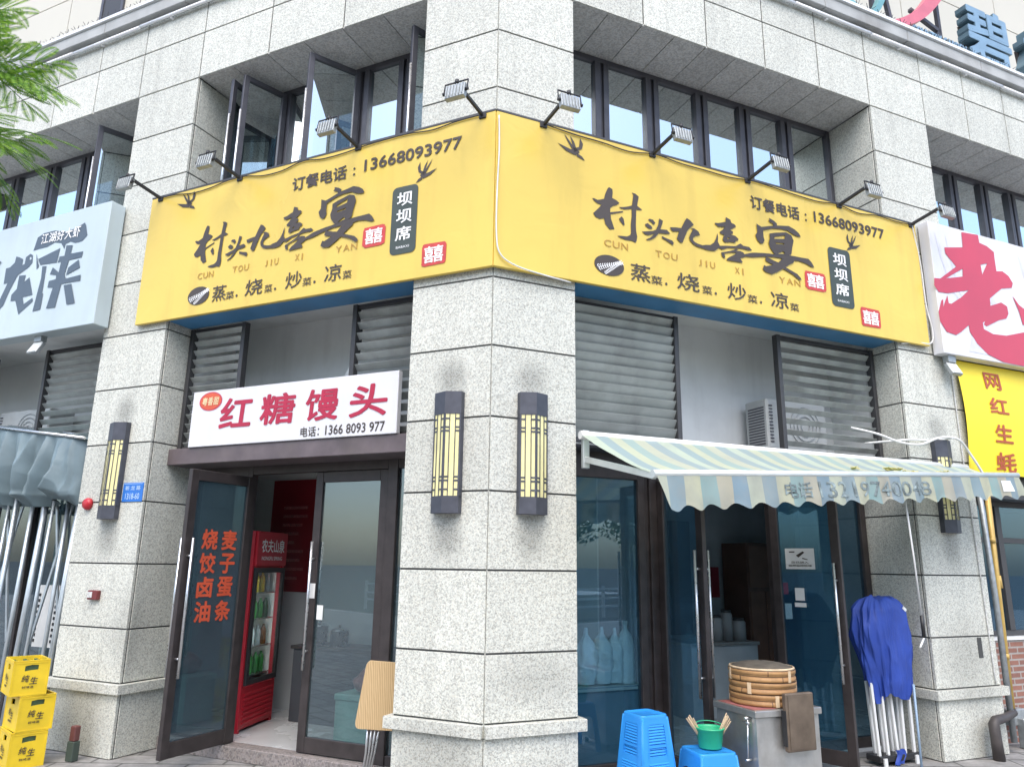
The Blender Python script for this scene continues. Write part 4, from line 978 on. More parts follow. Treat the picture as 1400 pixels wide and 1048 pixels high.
# ------------------------------------------------------------ lettering on the open glass door
X = -2.985
t = Thing('door_lettering', 'orange food names stuck on the open glass door', 'lettering', 'L', (-2.98, 0, 1.2))
b = MB()
def onleaf(s, y0, y1, z0, z1):
    # reading direction runs from the free edge (towards the street) to the hinge
    write(b, s, 0, 1, z0, z1, 0, .03, fn=lambda a, c, o=0.0: (-2.965 + .02 * ((y0 + (y1 - y0) * a) - .585) / .79 + .007 + o, y0 + (y1 - y0) * a, c))
zt = 2.08; hh = .19; gp = .028
for col_, y0 in (('烧饺卤油', -.0), ('麦子蛋条', .24)):
    for i, ch in enumerate(col_): onleaf(ch, y0, y0 + .19, zt - i * (hh + gp) - hh, zt - i * (hh + gp))
t.part('characters', b, M['orange'], solid=False)

# ------------------------------------------------------------ rooftop letters
M['letterblue'] = mat('blue_grey_letter_metal', (0.22, 0.34, 0.44), 0.45, 0.2, 0.15, 4)
M['letterside'] = mat('dark_letter_side', (0.10, 0.17, 0.21), 0.5, 0.2, 0.15, 4)
def solid_text(mb, s, x0, x1, z0, z1, y0, y1, bold):
    vs, fs, gw, gh = glyphs(s)
    sh = [(0, 0)] if bold <= 0 else [(0, 0), (1, 0), (-1, 0), (0, 1), (0, -1), (.7, .7), (-.7, -.7), (.7, -.7), (-.7, .7)]
    for i, (p, q) in enumerate(sh): solid_one(mb, vs, fs, x0 + p * bold, x1 + p * bold, z0 + q * bold, z1 + q * bold, y0 - .0006 * i, y1 + .0006 * i)
def solid_one(mb, vs, fs, x0, x1, z0, z1, y0, y1):
    f = [(x0 + a * (x1 - x0), y0, z0 + c * (z1 - z0)) for a, c in vs]; k = [(a, y1, c) for a, _, c in f]
    ed = {}
    for p in fs:
        for i in range(len(p)): e = (p[i], p[(i + 1) % len(p)]); ed[tuple(sorted(e))] = ed.get(tuple(sorted(e)), 0) + 1
    mb.m = 0; mb.add(f, fs)
    n = len(f); mb.m = 1
    mb.add(f + k, [tuple(n + i for i in p[::-1]) for p in fs] + [(a, c, n + c, n + a) for (a, c), q in ed.items() if q == 1])
for ch, x0, lab in (('碧', 6.82, 'big blue-grey rooftop character standing on the cornice'), ('桂', 8.03, 'big blue-grey rooftop character cut by the right edge')):
    t = Thing('rooftop_letter', lab, 'rooftop letter', 'R', (x0 + .4, .0, 8.42))
    b = MB(); solid_text(b, ch, x0, x0 + .88, 8.46, 9.34, -.03, .12, .024); t.part('character', b, [M['letterblue'], M['letterside']], solid=False)
    b = MB(); b.bar((x0 + .12, .10, 8.31), (x0 + .12, .14, 9.1), .05, .05); t.part('prop', b, M['frame']); b = MB(); b.bar((x0 + .7, .10, 8.31), (x0 + .7, .14, 9.1), .05, .05); t.part('prop', b, M['frame'])
t = Thing('rooftop_emblem', 'rooftop emblem of teal and red swooshes on a steel frame', 'rooftop sign', 'R', (5.4, 0, 8.42))
def swoosh(pts, w0, w1, m, name):
    b = MB(); P = [Vector((a, 0, c)) for a, c in pts]; out = []
    for i in range(len(P) - 1):
        p0 = P[max(i - 1, 0)]; p1 = P[i]; p2 = P[i + 1]; p3 = P[min(i + 2, len(P) - 1)]
        for k in range(8):
            q = k / 8; out.append(0.5 * ((2 * p1) + (p2 - p0) * q + (2 * p0 - 5 * p1 + 4 * p2 - p3) * q * q + (3 * p1 - p0 - 3 * p2 + p3) * q ** 3))
    out.append(P[-1]); L = []; Rr = []
    for i, p in enumerate(out):
        d = (out[min(i + 1, len(out) - 1)] - out[max(i - 1, 0)]).normalized(); nn = Vector((-d.z, 0, d.x)); f = i / (len(out) - 1); w = (w0 + (w1 - w0) * math.sin(f * math.pi * .5)) / 2
        L.append((p.x + nn.x * w, p.z + nn.z * w)); Rr.append((p.x - nn.x * w, p.z - nn.z * w))
    b.poly([L + Rr[::-1]], lambda a, c: (a, .02, c), lambda a, c: (a, .12, c)); t.part(name, b, m)
swoosh([(4.2, 9.3), (4.5, 8.75), (4.85, 8.56), (5.1, 8.6), (5.32, 8.95), (5.4, 9.4)], .10, .07, mat('teal_letter_metal', (.16, .36, .38), .45, .2), 'teal_swoosh')
swoosh([(5.05, 8.5), (5.5, 8.58), (5.95, 8.86), (6.35, 9.3), (6.6, 9.7)], .03, .2, mat('rose_letter_metal', (.62, .16, .20), .45, .2), 'red_swoosh')
swoosh([(4.85, 9.6), (5.0, 9.2), (5.08, 8.95)], .05, .04, M['letterblue'], 'blue_stroke')
b = MB()
for p, q in (((6.60, 8.3), (6.6, 9.9)), ((5.72, 8.3), (5.5, 9.7)), ((6.6, 8.95), (6.05, 9.12)), ((6.58, 8.95), (6.35, 8.5)), ((4.9, 8.3), (4.9, 9.9)), ((5.3, 8.3), (5.35, 9.5))): b.bar((p[0], .22, p[1]), (q[0], .22, q[1]), .05, .05)
t.part('steel_frame', b, M['frame2'])
b = MB(); solid_text(b, 'COUNTRY GARDEN', 5.72, 6.74, 8.46, 8.60, -.02, .06, .006); t.part('small_lettering', b, [M['letterblue'], M['letterside']], solid=False)
# ------------------------------------------------------------ awning over the right shopfront
t = Thing('awning', 'faded striped retractable awning with scalloped valance over the right shopfront', 'awning', 'R', (.8, 0, 2.86))
A0 = Vector((.80, -.06, 2.855)); A1 = Vector((5.60, -.06, 2.885))
B0 = Vector((.87, -1.0, 2.435)); B1 = Vector((5.69, -.50, 2.765))
PAL = [(.52, .60, .48), (.34, .44, .44), (.55, .59, .43), (.37, .49, .45), (.53, .56, .43), (.35, .44, .44)]
M['awn'] = stripes('faded_striped_canvas', 0, .74, PAL, .3, .35)
def canopy(u, v):
    p = A0.lerp(A1, u).lerp(B0.lerp(B1, u), v)
    return (p.x, p.y, p.z - .035 * math.sin(math.pi * v) + .008 * math.sin(u * 40 + v * 4) * v * (1 - v) * 3 + .006 * noise.noise(Vector((u * 12, v * 3, 0))))
b = MB(); b.grid(canopy, 90, 14); t.part('canopy', b, M['awn'], solid=False)
b = MB(); b.tube([A0 + Vector((-.0, .02, 0)), A1 + Vector((0, .02, 0))], .036, 12); t.part('roller', b, M['whitep'])
b = MB(); b.tube([B0 + Vector((-.02, 0, 0)), B1 + Vector((.02, 0, 0))], .030, 12); t.part('front_bar', b, M['alu'] if 'alu' in M else mat('pale_aluminium', (.62, .66, .64), .4, .5, .1, 8))
for P, Q in ((Vector((.86, .0, 2.66)), B0 + Vector((.02, .03, -.01))), (Vector((5.58, .0, 2.66)), B1 + Vector((-.05, .03, -.01)))):
    b = MB(); b.bar(P, Q, .035, .05); b.box(P.x - .03, P.x + .03, -.04, .0, 2.58, 2.9)
    t.part('folding_arm', b, mat('pale_aluminium', (.62, .66, .64), .4, .5, .1, 8), bevel=.004)
bd = (B1 - B0).normalized(); bn = Vector((bd.y, -bd.x, 0)).normalized()
if bn.y > 0: bn = -bn
LW = (B1 - B0).length
def valance(u, v, off=0.0):
    s = u * LW; p = B0.lerp(B1, u)
    drop = (.232 - .02 * u) * v
    if v > .8: drop += .022 * math.sin(s * 2 * math.pi / .27) * (v - .8) / .2
    fl = (.012 * math.sin(s * 2 * math.pi / .27 + .6) + .014 * noise.noise(Vector((s * 2.5, v * 1.5, 3)))) * v + .03 * v
    sh = (.09 * v * max(0, 1 - u * 8)) + (.07 * v * max(0, (u - .93) / .07))
    q = p + bd * sh + bn * (.022 + fl + off)
    return (q.x, q.y, p.z - .015 - drop)
b = MB(); b.grid(valance, 200, 12); M['val'] = stripes('faded_striped_valance', 0, .96, [(.50, .54, .42), (.25, .35, .39), (.52, .53, .38), (.27, .41, .40), (.47, .45, .35), (.24, .34, .40)], .7, .3)
va = t.part('valance', b, M['val'], solid=False)
b = MB()
inkfn = lambda a, c: valance(a / LW, c, .004)
def on_val(s, a0, a1, v0, v1, bold):
    write(b, s, 0, 1, 0, 1, 0, bold, fn=lambda x, y, o=0.0: valance((a0 + x * (a1 - a0)) / LW, v1 + (v0 - v1) * y, .004 + o))
on_val('电话', 1.30, 1.62, .22, .78, .012); M['faded'] = mat('faded_marker_ink', (.20, .25, .25), .8, 0, .7, 14); t.part('painted_heading', b, M['faded'], parent=va, solid=False); b = MB(); on_val('13219740048', 1.70, 3.25, .2, .8, .008)
M['faded'] = mat('faded_marker_ink', (.20, .25, .25), .8, 0, .7, 14)
t.part('painted_number', b, M['faded'], parent=va, solid=False)
b = MB(); b.grid(lambda u, v: valance(.925 + .033 * u, .2 + .52 * v, .005), 4, 3); t.part('patch', b, M['whitep'], parent=va, solid=False)
b = MB(); rnd = random.Random(9)
for (u, v, s) in ((.62, .72, .09), (.66, .8, .06), (.55, .6, .05), (.78, .75, .05)):
    p = canopy(u, v)
    for k in range(7):
        a = rnd.random() * 6.28; b.obox((p[0] + rnd.uniform(-s, s), p[1] + rnd.uniform(-.05, .05), p[2] + .018 + rnd.random() * .015), (s * .8, s * .5, .003), Matrix.Rotation(a, 3, 'Z') @ Matrix.Rotation(rnd.uniform(.1, .6), 3, 'X'))
solo('fallen_leaves', 'pale yellow dried leaves and scraps lying on the striped awning', 'litter', b, mat('dry_leaf', (.62, .56, .2), .7), 'R', (3.5, -.6, 2.6), solid=False)
t = Thing('awning_crank', 'white awning crank rod hanging in front of the right pillar', 'crank rod', 'R', (4.0, -.55, 1.2))
b = MB(); b.tube([(3.86, -.62, 2.48), (3.94, -.58, 1.9), (4.02, -.53, 1.40)], .0085, 8); t.part('rod', b, M['whitep'])
b = MB(); b.tube([(4.02, -.53, 1.40), (4.035, -.52, 1.21)], .016, 10); t.part('grip', b, M['black'])
b = MB(); b.tube([(4.035, -.52, 1.21), (3.93, -.55, 1.13)], .009, 8); t.part('crank', b, M['whitep'])

cable('grey flexible hose looping from the louvre over the right wall lamp', 'R', [(4.2, .20, 3.25), (4.36, .02, 3.17), (4.60, -.05, 3.09), (4.85, -.1, 3.08), (5.10, -.13, 3.165), (5.4, -.13, 3.17), (5.62, -.1, 3.02), (5.83, -.09, 2.78)], .013, M['cablew'])
cable('pale cable running straight across the right pillar above its lamp', 'R', [(4.50, .3, 3.12), (4.78, -.02, 3.135), (5.1, -.03, 3.15), (5.3, -.14, 3.178)], .012, M['whitep'])
cable('thin white conduit running down the right pillar', 'R', [(5.60, -.012, 3.95), (5.61, -.012, 2.9), (5.64, -.012, 1.8), (5.66, -.012, .67)], .007, M['soffit'])

# ------------------------------------------------------------ pipes right of the pillar
M['gold'] = mat('yellow_gas_pipe', (.62, .42, .12), .45, .1, .2, 6, dirt=.3)
t = Thing('gas_pipe', 'pair of yellow upright pipes between the right pillar and the dark window', 'pipe', 'R', (6.0, .03, .4))
b = MB(); b.tube([(6.02, .05, 2.75), (5.99, .05, 1.6), (5.955, .05, .39)], .026, 10); t.part('pipe', b, M['gold'])
b = MB(); b.tube([(6.075, .07, 2.75), (6.05, .07, 1.75)], .018, 10); b.tube([(6.05, .07, 1.75), (6.06, .07, 1.62)], .026, 10); t.part('pipe', b, M['gold'])
for z in (.9, 2.1):
    b = MB(); b.lathe([(.034, 0), (.034, .05)], (5.965 + .03 * (z - .9), .05, z), 12); t.part('coupling', b, M['gold'])
b = MB(); b.tube([(5.955, .05, .40), (5.94, .03, .375), (5.62, -.09, .37), (5.42, -.12, .36), (5.385, -.125, .33), (5.39, -.125, .2), (5.40, -.125, 0)], [.03, .036, .04, .046, .05, .05, .055], 12)
solo('drain_pipe', 'black bent pipe elbowing down to the paving in front of the right pillar', 'pipe', b, mat('black_brown_pipe', (.06, .052, .05), .55, 0, .3, 8), 'R', (5.4, -.12, 0))
b = MB(); b.tube([(5.84, .02, 2.85), (5.88, .02, 1.5), (5.87, .02, .1)], .03, 10); solo('drain_pipe', 'grey downpipe tight against the right side of the right pillar', 'pipe', b, M['cornice_l'], 'R', (5.87, .02, .1))
M['brick'] = brickmat('red_brick', (.30, .14, .10), (.24, .12, .095), (.36, .33, .30), .24, .065, .01, .85)
b = MB(); b.box(5.95, 9.7, .30, .42, 0, 1.054)
solo('brick_wall', 'low red brick wall under the dark window at the right edge', 'wall', b, M['brick'], 'R', (5.95, .3, 0))
b = MB(); b.box(6.02, 6.3, .12, .29, .22, .38); b.box(6.12, 6.16, .05, .14, 0, .3)
solo('pipe_box', 'small grey box and stub pipe in front of the brick wall', 'box', b, M['cornice_l'], 'R', (6.1, .1, 0), bevel=.01)

# ------------------------------------------------------------ blue folded canopy tent
M['bluefab'] = mat('royal_blue_cloth', (.022, .062, .34), .6, 0, .15, 6, .25, 25)
t = Thing('folded_tent', 'folded blue canopy tent on white legs leaning by the right pillar', 'tent', 'R', (4.36, .2, 0))
def tent(u, v):
    a = u * 2 * math.pi; z = 1.52 - .92 * v
    f = min(1, v * 9) ** .45
    rx = (.315 + .05 * math.sin(v * 3.1) - .06 * v) * (.55 + .45 * f); ry = (.125 + .04 * math.sin(v * 3.6)) * (.5 + .5 * f)
    ca, sa = math.cos(a), math.sin(a)
    n = lambda s, k, kz: noise.noise(Vector((ca * k + v * .5, sa * k, v * kz + s)))
    k = 1 + .36 * n(0, 1.6, 1.6) + (.15 * (1 - min(1, abs(n(4, 3.0, 1.1)) * 3)) + .10 * (1 - min(1, abs(n(8, 5.5, 2.2)) * 3.5))) * (.45 + .6 * v) - .08
    wz = (.10 * n(7, 1.4, 0)) * v + .05 * n(9, 4, 0) * max(0, v - .6) * 2
    if v < .2: wz += .055 * noise.noise(Vector((ca * 2.6, sa * 2.6, 2))) * (1 - v / .2)
    return (4.32 + rx * k * ca + .04 * v, .17 + ry * k * sa, z + wz)
b = MB(); b.grid(tent, 220, 80)
b.add([tent(i / 40, 0) for i in range(40)], [tuple(range(40))], True)
t.part('fabric', b, M['bluefab'], solid=False)
b = MB(); b.obox((4.50, .03, 1.42), (.05, .006, .03), Matrix.Rotation(.7, 3, 'Y')); t.part('tag', b, M['whitep'])
rnd = random.Random(4)
for i in range(9):
    x = 4.06 + i * .06; b = MB()
    b.obox((x + .02, .14 + .1 * (i % 2), .40), (.03, .028, .68), Matrix.Rotation(rnd.uniform(-.06, .02), 3, 'Y')); t.part('leg', b, M['whitep'], bevel=.004)
b = MB(); b.box(4.06, 4.61, .10, .27, .035, .09)
t.part('foot_bracket', b, M['black'], bevel=.006)
for x in (4.11, 4.53):
    b = MB(); b.box(x - .02, x + .02, .082, .098, .0, .075); t.part('foot', b, M['whitep'])
b = MB(); b.grid(lambda u, v: (4.25 + .13 * u + .02 * math.sin(v * 5), .09 - .02 * math.sin(u * 6), .14 - .13 * v), 8, 8); t.part('strap', b, M['bluefab'], solid=False)
b = MB(); b.tube([(4.43, -.03, 0), (4.50, .02, .72)], .011, 8)
solo('rod', 'thin pale blue rod leaning against the folded blue tent', 'rod', b, mat('pale_blue_paint', (.30, .42, .55), .5), 'R', (4.43, -.03, 0))

# ------------------------------------------------------------ blue plastic stools
M['stool'] = mat('bright_blue_plastic', (.03, .27, .72), .32, 0, .06, 5, spec=.5)
def make_stool(label, frame, at, rz, top, bot, h, ribs, group=None):
    """square stool: rounded top, four tapering side panels with openings"""
    t = Thing('plastic_stool', label, 'stool', frame, at, rz, group)
    b = MB(); a = top / 2
    prof = rrect(-a, a, -a, a, .035, 5)
    n = len(prof); vs = []; rings = ((1, h - .03), (1, h - .008), (.97, h), (.90, h), (.88, h - .004), (.3, h - .006))
    for k, z in rings: vs += [(p[0] * k, p[1] * k, z) for p in prof]
    fs = [(j * n + i, j * n + (i + 1) % n, (j + 1) * n + (i + 1) % n, (j + 1) * n + i) for j in range(len(rings) - 1) for i in range(n)] + [tuple((len(rings) - 1) * n + i for i in range(n))]
    b.add(vs, fs, True)
    b.tube([(0, 0, h - .0055), (0, 0, h - .0045)], .018, 12, False)
    t.part('seat', b, M['stool'], base=(0, 0, 0), solid=False)
    for q in range(4):
        rot = Matrix.Rotation(q * math.pi / 2, 3, 'Z'); b = MB()
        def sp(s, tt, dep):        # s in -1..1 across, tt 0 (top)..1 (floor), dep inward
            w = a + (bot / 2 - a) * tt
            return tuple(rot @ Vector((s * (w - .004), -(w - dep), (h - .02) * (1 - tt))))
        f0 = lambda s, tt: sp(s, tt, 0); f1 = lambda s, tt: sp(s, tt, .006)
        if ribs:
            outl = [(-1, 0.02), (1, .02), (1, 1), (.62, 1), (.5, .93), (-.5, .93), (-.62, 1), (-1, 1)]
            def rr(s0, s1, t0, t1, c=.06): return [(s0 + c, t0), (s1 - c, t0), (s1, t0 + c * .4), (s1, t1 - c * .4), (s1 - c, t1), (s0 + c, t1), (s0, t1 - c * .4), (s0, t0 + c * .4)]
            holes = [rr(-.58, .58, .45, .575), rr(-.58, .58, .10, .41)]
            b.poly([outl] + holes, f0, f1)
            for i in range(7):
                z0 = .105 + i * .043
                b.add([sp(-.56, z0, .004), sp(.56, z0, .004), sp(.56, z0 + .026, -.001), sp(-.56, z0 + .026, -.001), sp(.56, z0 + .043, .010), sp(-.56, z0 + .043, .010)], [(0, 1, 2, 3), (3, 2, 4, 5)])
            for i in range(6):
                z0 = .68 + i * .04
                b.add([sp(-.6, z0, -.0005), sp(.6, z0, -.0005), sp(.6, z0 + .018, -.005), sp(-.6, z0 + .018, -.005), sp(.6, z0 + .03, -.0005), sp(-.6, z0 + .03, -.0005)], [(0, 1, 2, 3), (3, 2, 4, 5)])
            # raised rim of the recess
            for s0 in (-.62, .58): b.add([sp(s0, .1, -.004), sp(s0 + .04, .1, -.004), sp(s0 + .04, .64, -.004), sp(s0, .64, -.004)], [(0, 1, 2, 3)])
        else:
            outl = [(-1, 0.02), (1, .02), (1, 1), (.72, 1), (.70, .36), (.62, .27), (.4, .235), (-.4, .235), (-.62, .27), (-.70, .36), (-.72, 1), (-1, 1)]
            b.poly([outl], f0, f1)
            for s in (-1, 1):
                b.add([sp(s * .70, .36, -.004), sp(s * .66, .34, 0.004), sp(s * .69, 1, .004), sp(s * .73, 1, -.004)], [(0, 1, 2, 3)])
        t.part('side_panel', b, M['stool'], base=(0, 0, 0), solid=False, bevel=0)
    # corner rounding pieces
    for sx in (-1, 1):
        for sy in (-1, 1):
            b = MB(); b.tube([(sx * (a - .012), sy * (a - .012), h - .02), (sx * (bot / 2 - .012), sy * (bot / 2 - .012), 0)], .0135, 8)
            t.part('corner_edge', b, M['stool'], base=(0, 0, 0))
    return t
sx, sy = 1.25, -.22
top_stool = make_stool('topmost blue plastic stool of the nested stack', 'R', (sx, sy, .235), R(4), .25, .335, .47, True, 'nested blue stools')
for k, lab in enumerate(('third blue plastic stool in the nested stack, just below the topmost', 'second blue plastic stool in the nested stack, counted from the paving', 'lowest blue plastic stool of the nested stack, on the paving')):
    dup(top_stool, 'R', (sx, sy, .157 - .0785 * k), lab, 'nested blue stools', R(4))
make_stool('low blue plastic stool carrying the green bucket', 'W', (1.71, .31, 0), R(17), .31, .40, .45, False)

t = Thing('bucket', 'small green plastic bucket standing on the low blue stool', 'bucket', 'W', (1.735, .34, .45))
M['green'] = mat('green_plastic', (.03, .42, .20), .35, 0, .1, 6)
b = MB(); b.lathe([(.0, .003), (.082, .003), (.086, .01), (.104, .135), (.112, .14), (.112, .15), (.102, .15), (.098, .135), (.082, .015), (0, .012)], (1.735, .34, .45), 32, cap=False); t.part('body', b, M['green'])
b = MB(); b.tube([(1.735 + .11 * math.cos(a), .34 + .11 * math.sin(a), .605 + .02 * math.sin(a)) for a in [i * math.pi / 12 for i in range(13)]], .004, 6); t.part('bail', b, M['green'])
M['bamboo'] = mat('raw_bamboo', (.62, .47, .30), .6, 0, .25, 14)
def sticks(label, x, y, dx, n, seed):
    b = MB(); r_ = random.Random(seed)
    for i in range(n):
        o = Vector((r_.uniform(-.02, .02), r_.uniform(-.025, .025), 0))
        b.tube([Vector((x, y, .48)) + o * .6, Vector((x + dx + r_.uniform(-.02, .02), y + r_.uniform(-.03, .03), .665 + r_.uniform(-.02, .03))) + o], .005, 5, False)
    solo('stick_bundle', label, 'sticks', b, M['bamboo'], 'W', (x, y, .48))
sticks('bundle of bamboo sticks leaning left in the green bucket', 1.695, .34, -.115, 9, 1)
sticks('bundle of pale sticks leaning right in the green bucket', 1.775, .34, .105, 11, 2)

# ------------------------------------------------------------ stove cabinet and steamers
M['stain'] = mat('worn_stainless_steel', (.50, .50, .48), .35, .75, .2, 5, .1, 30, dirt=.35)
t = Thing('stove_cabinet', 'stainless steel stove cabinet in front of the right doorway', 'stove', 'R', (2.23, -.45, 0), R(-2))
def loc(mb): mb.v = [(v[0] - 2.23, v[1] + .45, v[2]) for v in mb.v]; return mb
b = MB(); b.box(1.94, 2.54, -.69, -.21, .06, .70); t.part('body', loc(b), M['stain'], base=(0, 0, 0), bevel=.004)
b = MB(); b.box(1.92, 2.56, -.71, -.19, .70, .75); t.part('worktop', loc(b), M['stain'], base=(0, 0, 0), bevel=.006)
b = MB(); b.box(1.94, 2.5, -.66, -.24, .7505, .754); t.part('cloth', loc(b), mat('faded_red_cloth', (.34, .12, .11), .8, 0, .3, 12), base=(0, 0, 0))
b = MB(); b.tube([(1.915, -.62, .69), (1.905, -.62, .5), (1.90, -.62, .40)], .007, 8); b.tube([(1.94, -.62, .69), (1.885, -.62, .69)], .011, 8); b.tube([(1.905, -.65, .66), (1.905, -.59, .66)], .008, 6); b.tube([(1.93, -.62, .40), (1.88, -.62, .40)], .009, 8); t.part('gas_valve', loc(b), M['steel'], base=(0, 0, 0))
for x in (1.98, 2.50):
    for y in (-.65, -.25):
        b = MB(); b.lathe([(.02, 0), (.02, .06)], (x, y, 0), 10); t.part('foot', loc(b), M['black'], base=(0, 0, 0))
M['bam2'] = brickmat('woven_bamboo_strip', (.44, .245, .095), (.34, .17, .06), (.12, .06, .025), .31, .043, .0035, .55, 'XZ', .37, .5, .4)
def steamer(z, r, h, label, rz, light=False):
    t = Thing('bamboo_steamer', label, 'steamer', 'R', (2.24, -.42, z), rz, 'stacked bamboo steamers')
    b = MB(); b.lathe([(r - .02, .002), (r, .002), (r + .004, .012), (r + .004, h * .3), (r, h * .33), (r - .002, h * .62), (r + .004, h * .66), (r + .004, h - .004), (r - .004, h), (r - .022, h), (r - .022, .006)], (0, 0, 0), 48, cap=False)
    t.part('hoop', b, M['bam2'], base=(0, 0, 0))
    b = MB(); b.lathe([(r - .024, h * .5), (.0, h * .5 + .002)], (0, 0, 0), 32, cap=False); t.part('grate', b, M['bamboo'], base=(0, 0, 0))
    for a in (.2, 2.3, 4.4):
        b = MB(); b.obox((math.cos(a) * (r + .004), math.sin(a) * (r + .004), h * .5), (.006, .03, h * .95), Matrix.Rotation(a, 3, 'Z')); t.part('binding', b, M['bamboo'], base=(0, 0, 0))
for k, lab in enumerate(('lowest bamboo steamer of the pile, resting on the stove', 'middle bamboo steamer of the pile on the stove', 'topmost bamboo steamer of the pile with a cloth lid over it')): steamer(.755 + .088 * k, .255, .087, lab, k * 1.3)
t = Thing('steamer_lid', 'low dull domed lid on the bamboo steamers', 'lid', 'R', (2.24, -.42, 1.02))
b = MB(); b.lathe([(.235, 0), (.225, .014), (.17, .032), (.08, .045), (0.01, .048)], (2.24, -.42, 1.02), 40, cap=False); t.part('dome', b, mat('grey_steam_cloth', (.10, .085, .065), .9, 0, .3, 15, .4, 40))
b = MB(); b.lathe([(.25, 0), (.256, .006), (.25, .014), (.24, .014)], (2.24, -.42, 1.018), 40, cap=False); t.part('rim', b, M['bamboo'])
t = Thing('metal_tray', 'stained upright metal tray leaning on the front of the stove', 'tray', 'R', (2.29, -.75, .45))
weathered(M['crate'] if 'crate' in M else M['stain'], .3, (.2, .15, .08))
M['tray'] = mat('burnt_tray_metal', (.17, .13, .095), .5, .5, .35, 7, dirt=.7)
b = MB(); b.box(2.15, 2.43, -.765, -.72, .46, .87); t.part('pan', b, M['tray'], bevel=.008)
b = MB(); b.box(2.17, 2.41, -.769, -.766, .48, .85); t.part('panel', b, M['tray'])
b = MB(); b.box(2.145, 2.15, -.76, -.715, .5, .75); t.part('edge_plate', b, M['black'])

# ------------------------------------------------------------ beer crates
M['crate'] = mat('yellow_crate_plastic', (.80, .56, .02), .4, 0, .1, 6, dirt=.15)
t = Thing('bottle_crate', 'lowest yellow bottle crate of the stack, on the paving', 'crate', 'W', (-4.205, 1.44, 0), R(45), 'yellow bottle crates stacked at the left edge')
hw, hd, hh = .14, .20, .298
for q in range(4):
    b = MB(); rot = Matrix.Rotation(q * math.pi / 2, 3, 'Z'); W2, D2 = (hw, hd) if q % 2 == 0 else (hd, hw)
    outer = [(-W2, 0), (W2, 0), (W2, hh), (-W2, hh)]
    hole = [(-.05, .205), (-.05, .25), (0, .258), (.055, .255), (.055, .215), (0, .212)]
    b.poly([outer, hole], lambda a, c: tuple(rot @ Vector((a, -D2, c))), lambda a, c: tuple(rot @ Vector((a, -D2 + .010, c))))
    for z0, z1 in ((.0, .012), (.272, .282), (.289, hh)):
        vs = [tuple(rot @ Vector((x, y, z))) for z in (z0, z1) for y in (-D2 - .004, -D2 + .002) for x in (-W2 - .004, W2 + .004)]
        b.add(vs, [(0, 2, 3, 1), (4, 5, 7, 6), (0, 1, 5, 4), (2, 6, 7, 3), (0, 4, 6, 2), (1, 3, 7, 5)])
    for x0 in (-W2 - .004, W2 - .010):
        vs = [tuple(rot @ Vector((x, y, z))) for z in (.012, .272) for y in (-D2 - .004, -D2 + .002) for x in (x0, x0 + .014)]
        b.add(vs, [(0, 2, 3, 1), (4, 5, 7, 6), (0, 1, 5, 4), (2, 6, 7, 3), (0, 4, 6, 2), (1, 3, 7, 5)])
    t.part('wall', b, M['crate'], base=(0, 0, 0))
b = MB(); b.box(-hw, hw, -hd, hd, .004, .015); t.part('bottom', b, M['crate'], base=(0, 0, 0))
M['gbottle'] = mat('green_bottle_glass', (.01, .09, .03), .08, 0, .1, 5)
for i in range(3):
    for j in range(4):
        b = MB(); b.lathe([(.0, .016), (.03, .016), (.03, .17), (.013, .225), (.013, .262), (.015, .264), (.015, .275), (0, .276)], (-.088 + i * .088, -.142 + j * .095, 0), 10, cap=False)
        t.part('bottle', b, M['gbottle'], base=(0, 0, 0))
b = MB()
for y, fn in ((-hd - .0055, lambda a, c, o=0.0: (a, -hd - .0055 - o, c)), (0, lambda a, c, o=0.0: (-hw - .0055 - o, -a, c))):
    write(b, '纯', -.065, -.008, .115, .175, 0, .012, fn=fn, lean=.15); write(b, '生', .002, .062, .095, .155, 0, .012, fn=fn, lean=.15)
    write(b, '鲜啤酒', -.055, .035, .062, .082, 0, .008, fn=fn)
t.part('lettering', b, M['ink'], base=(0, 0, 0), solid=False)
b = MB(); b.box(-.052, .057, -hd + .012, -hd + .014, .20, .262); t.part('label', b, mat('dark_green_label', (.05, .10, .045), .5, 0, .4, 30), base=(0, 0, 0))
u = Vector((math.cos(R(45)), math.sin(R(45)), 0))
p = Vector((-4.205, 1.44, .30)) + u * .018; dup(t, 'W', tuple(p), 'middle yellow bottle crate of the stack, green label in its handle hole', 'yellow bottle crates stacked at the left edge', R(47))
p = Vector((-4.205, 1.44, .60)) - u * .055; dup(t, 'W', tuple(p), 'topmost yellow bottle crate of the stack', 'yellow bottle crates stacked at the left edge', R(42))

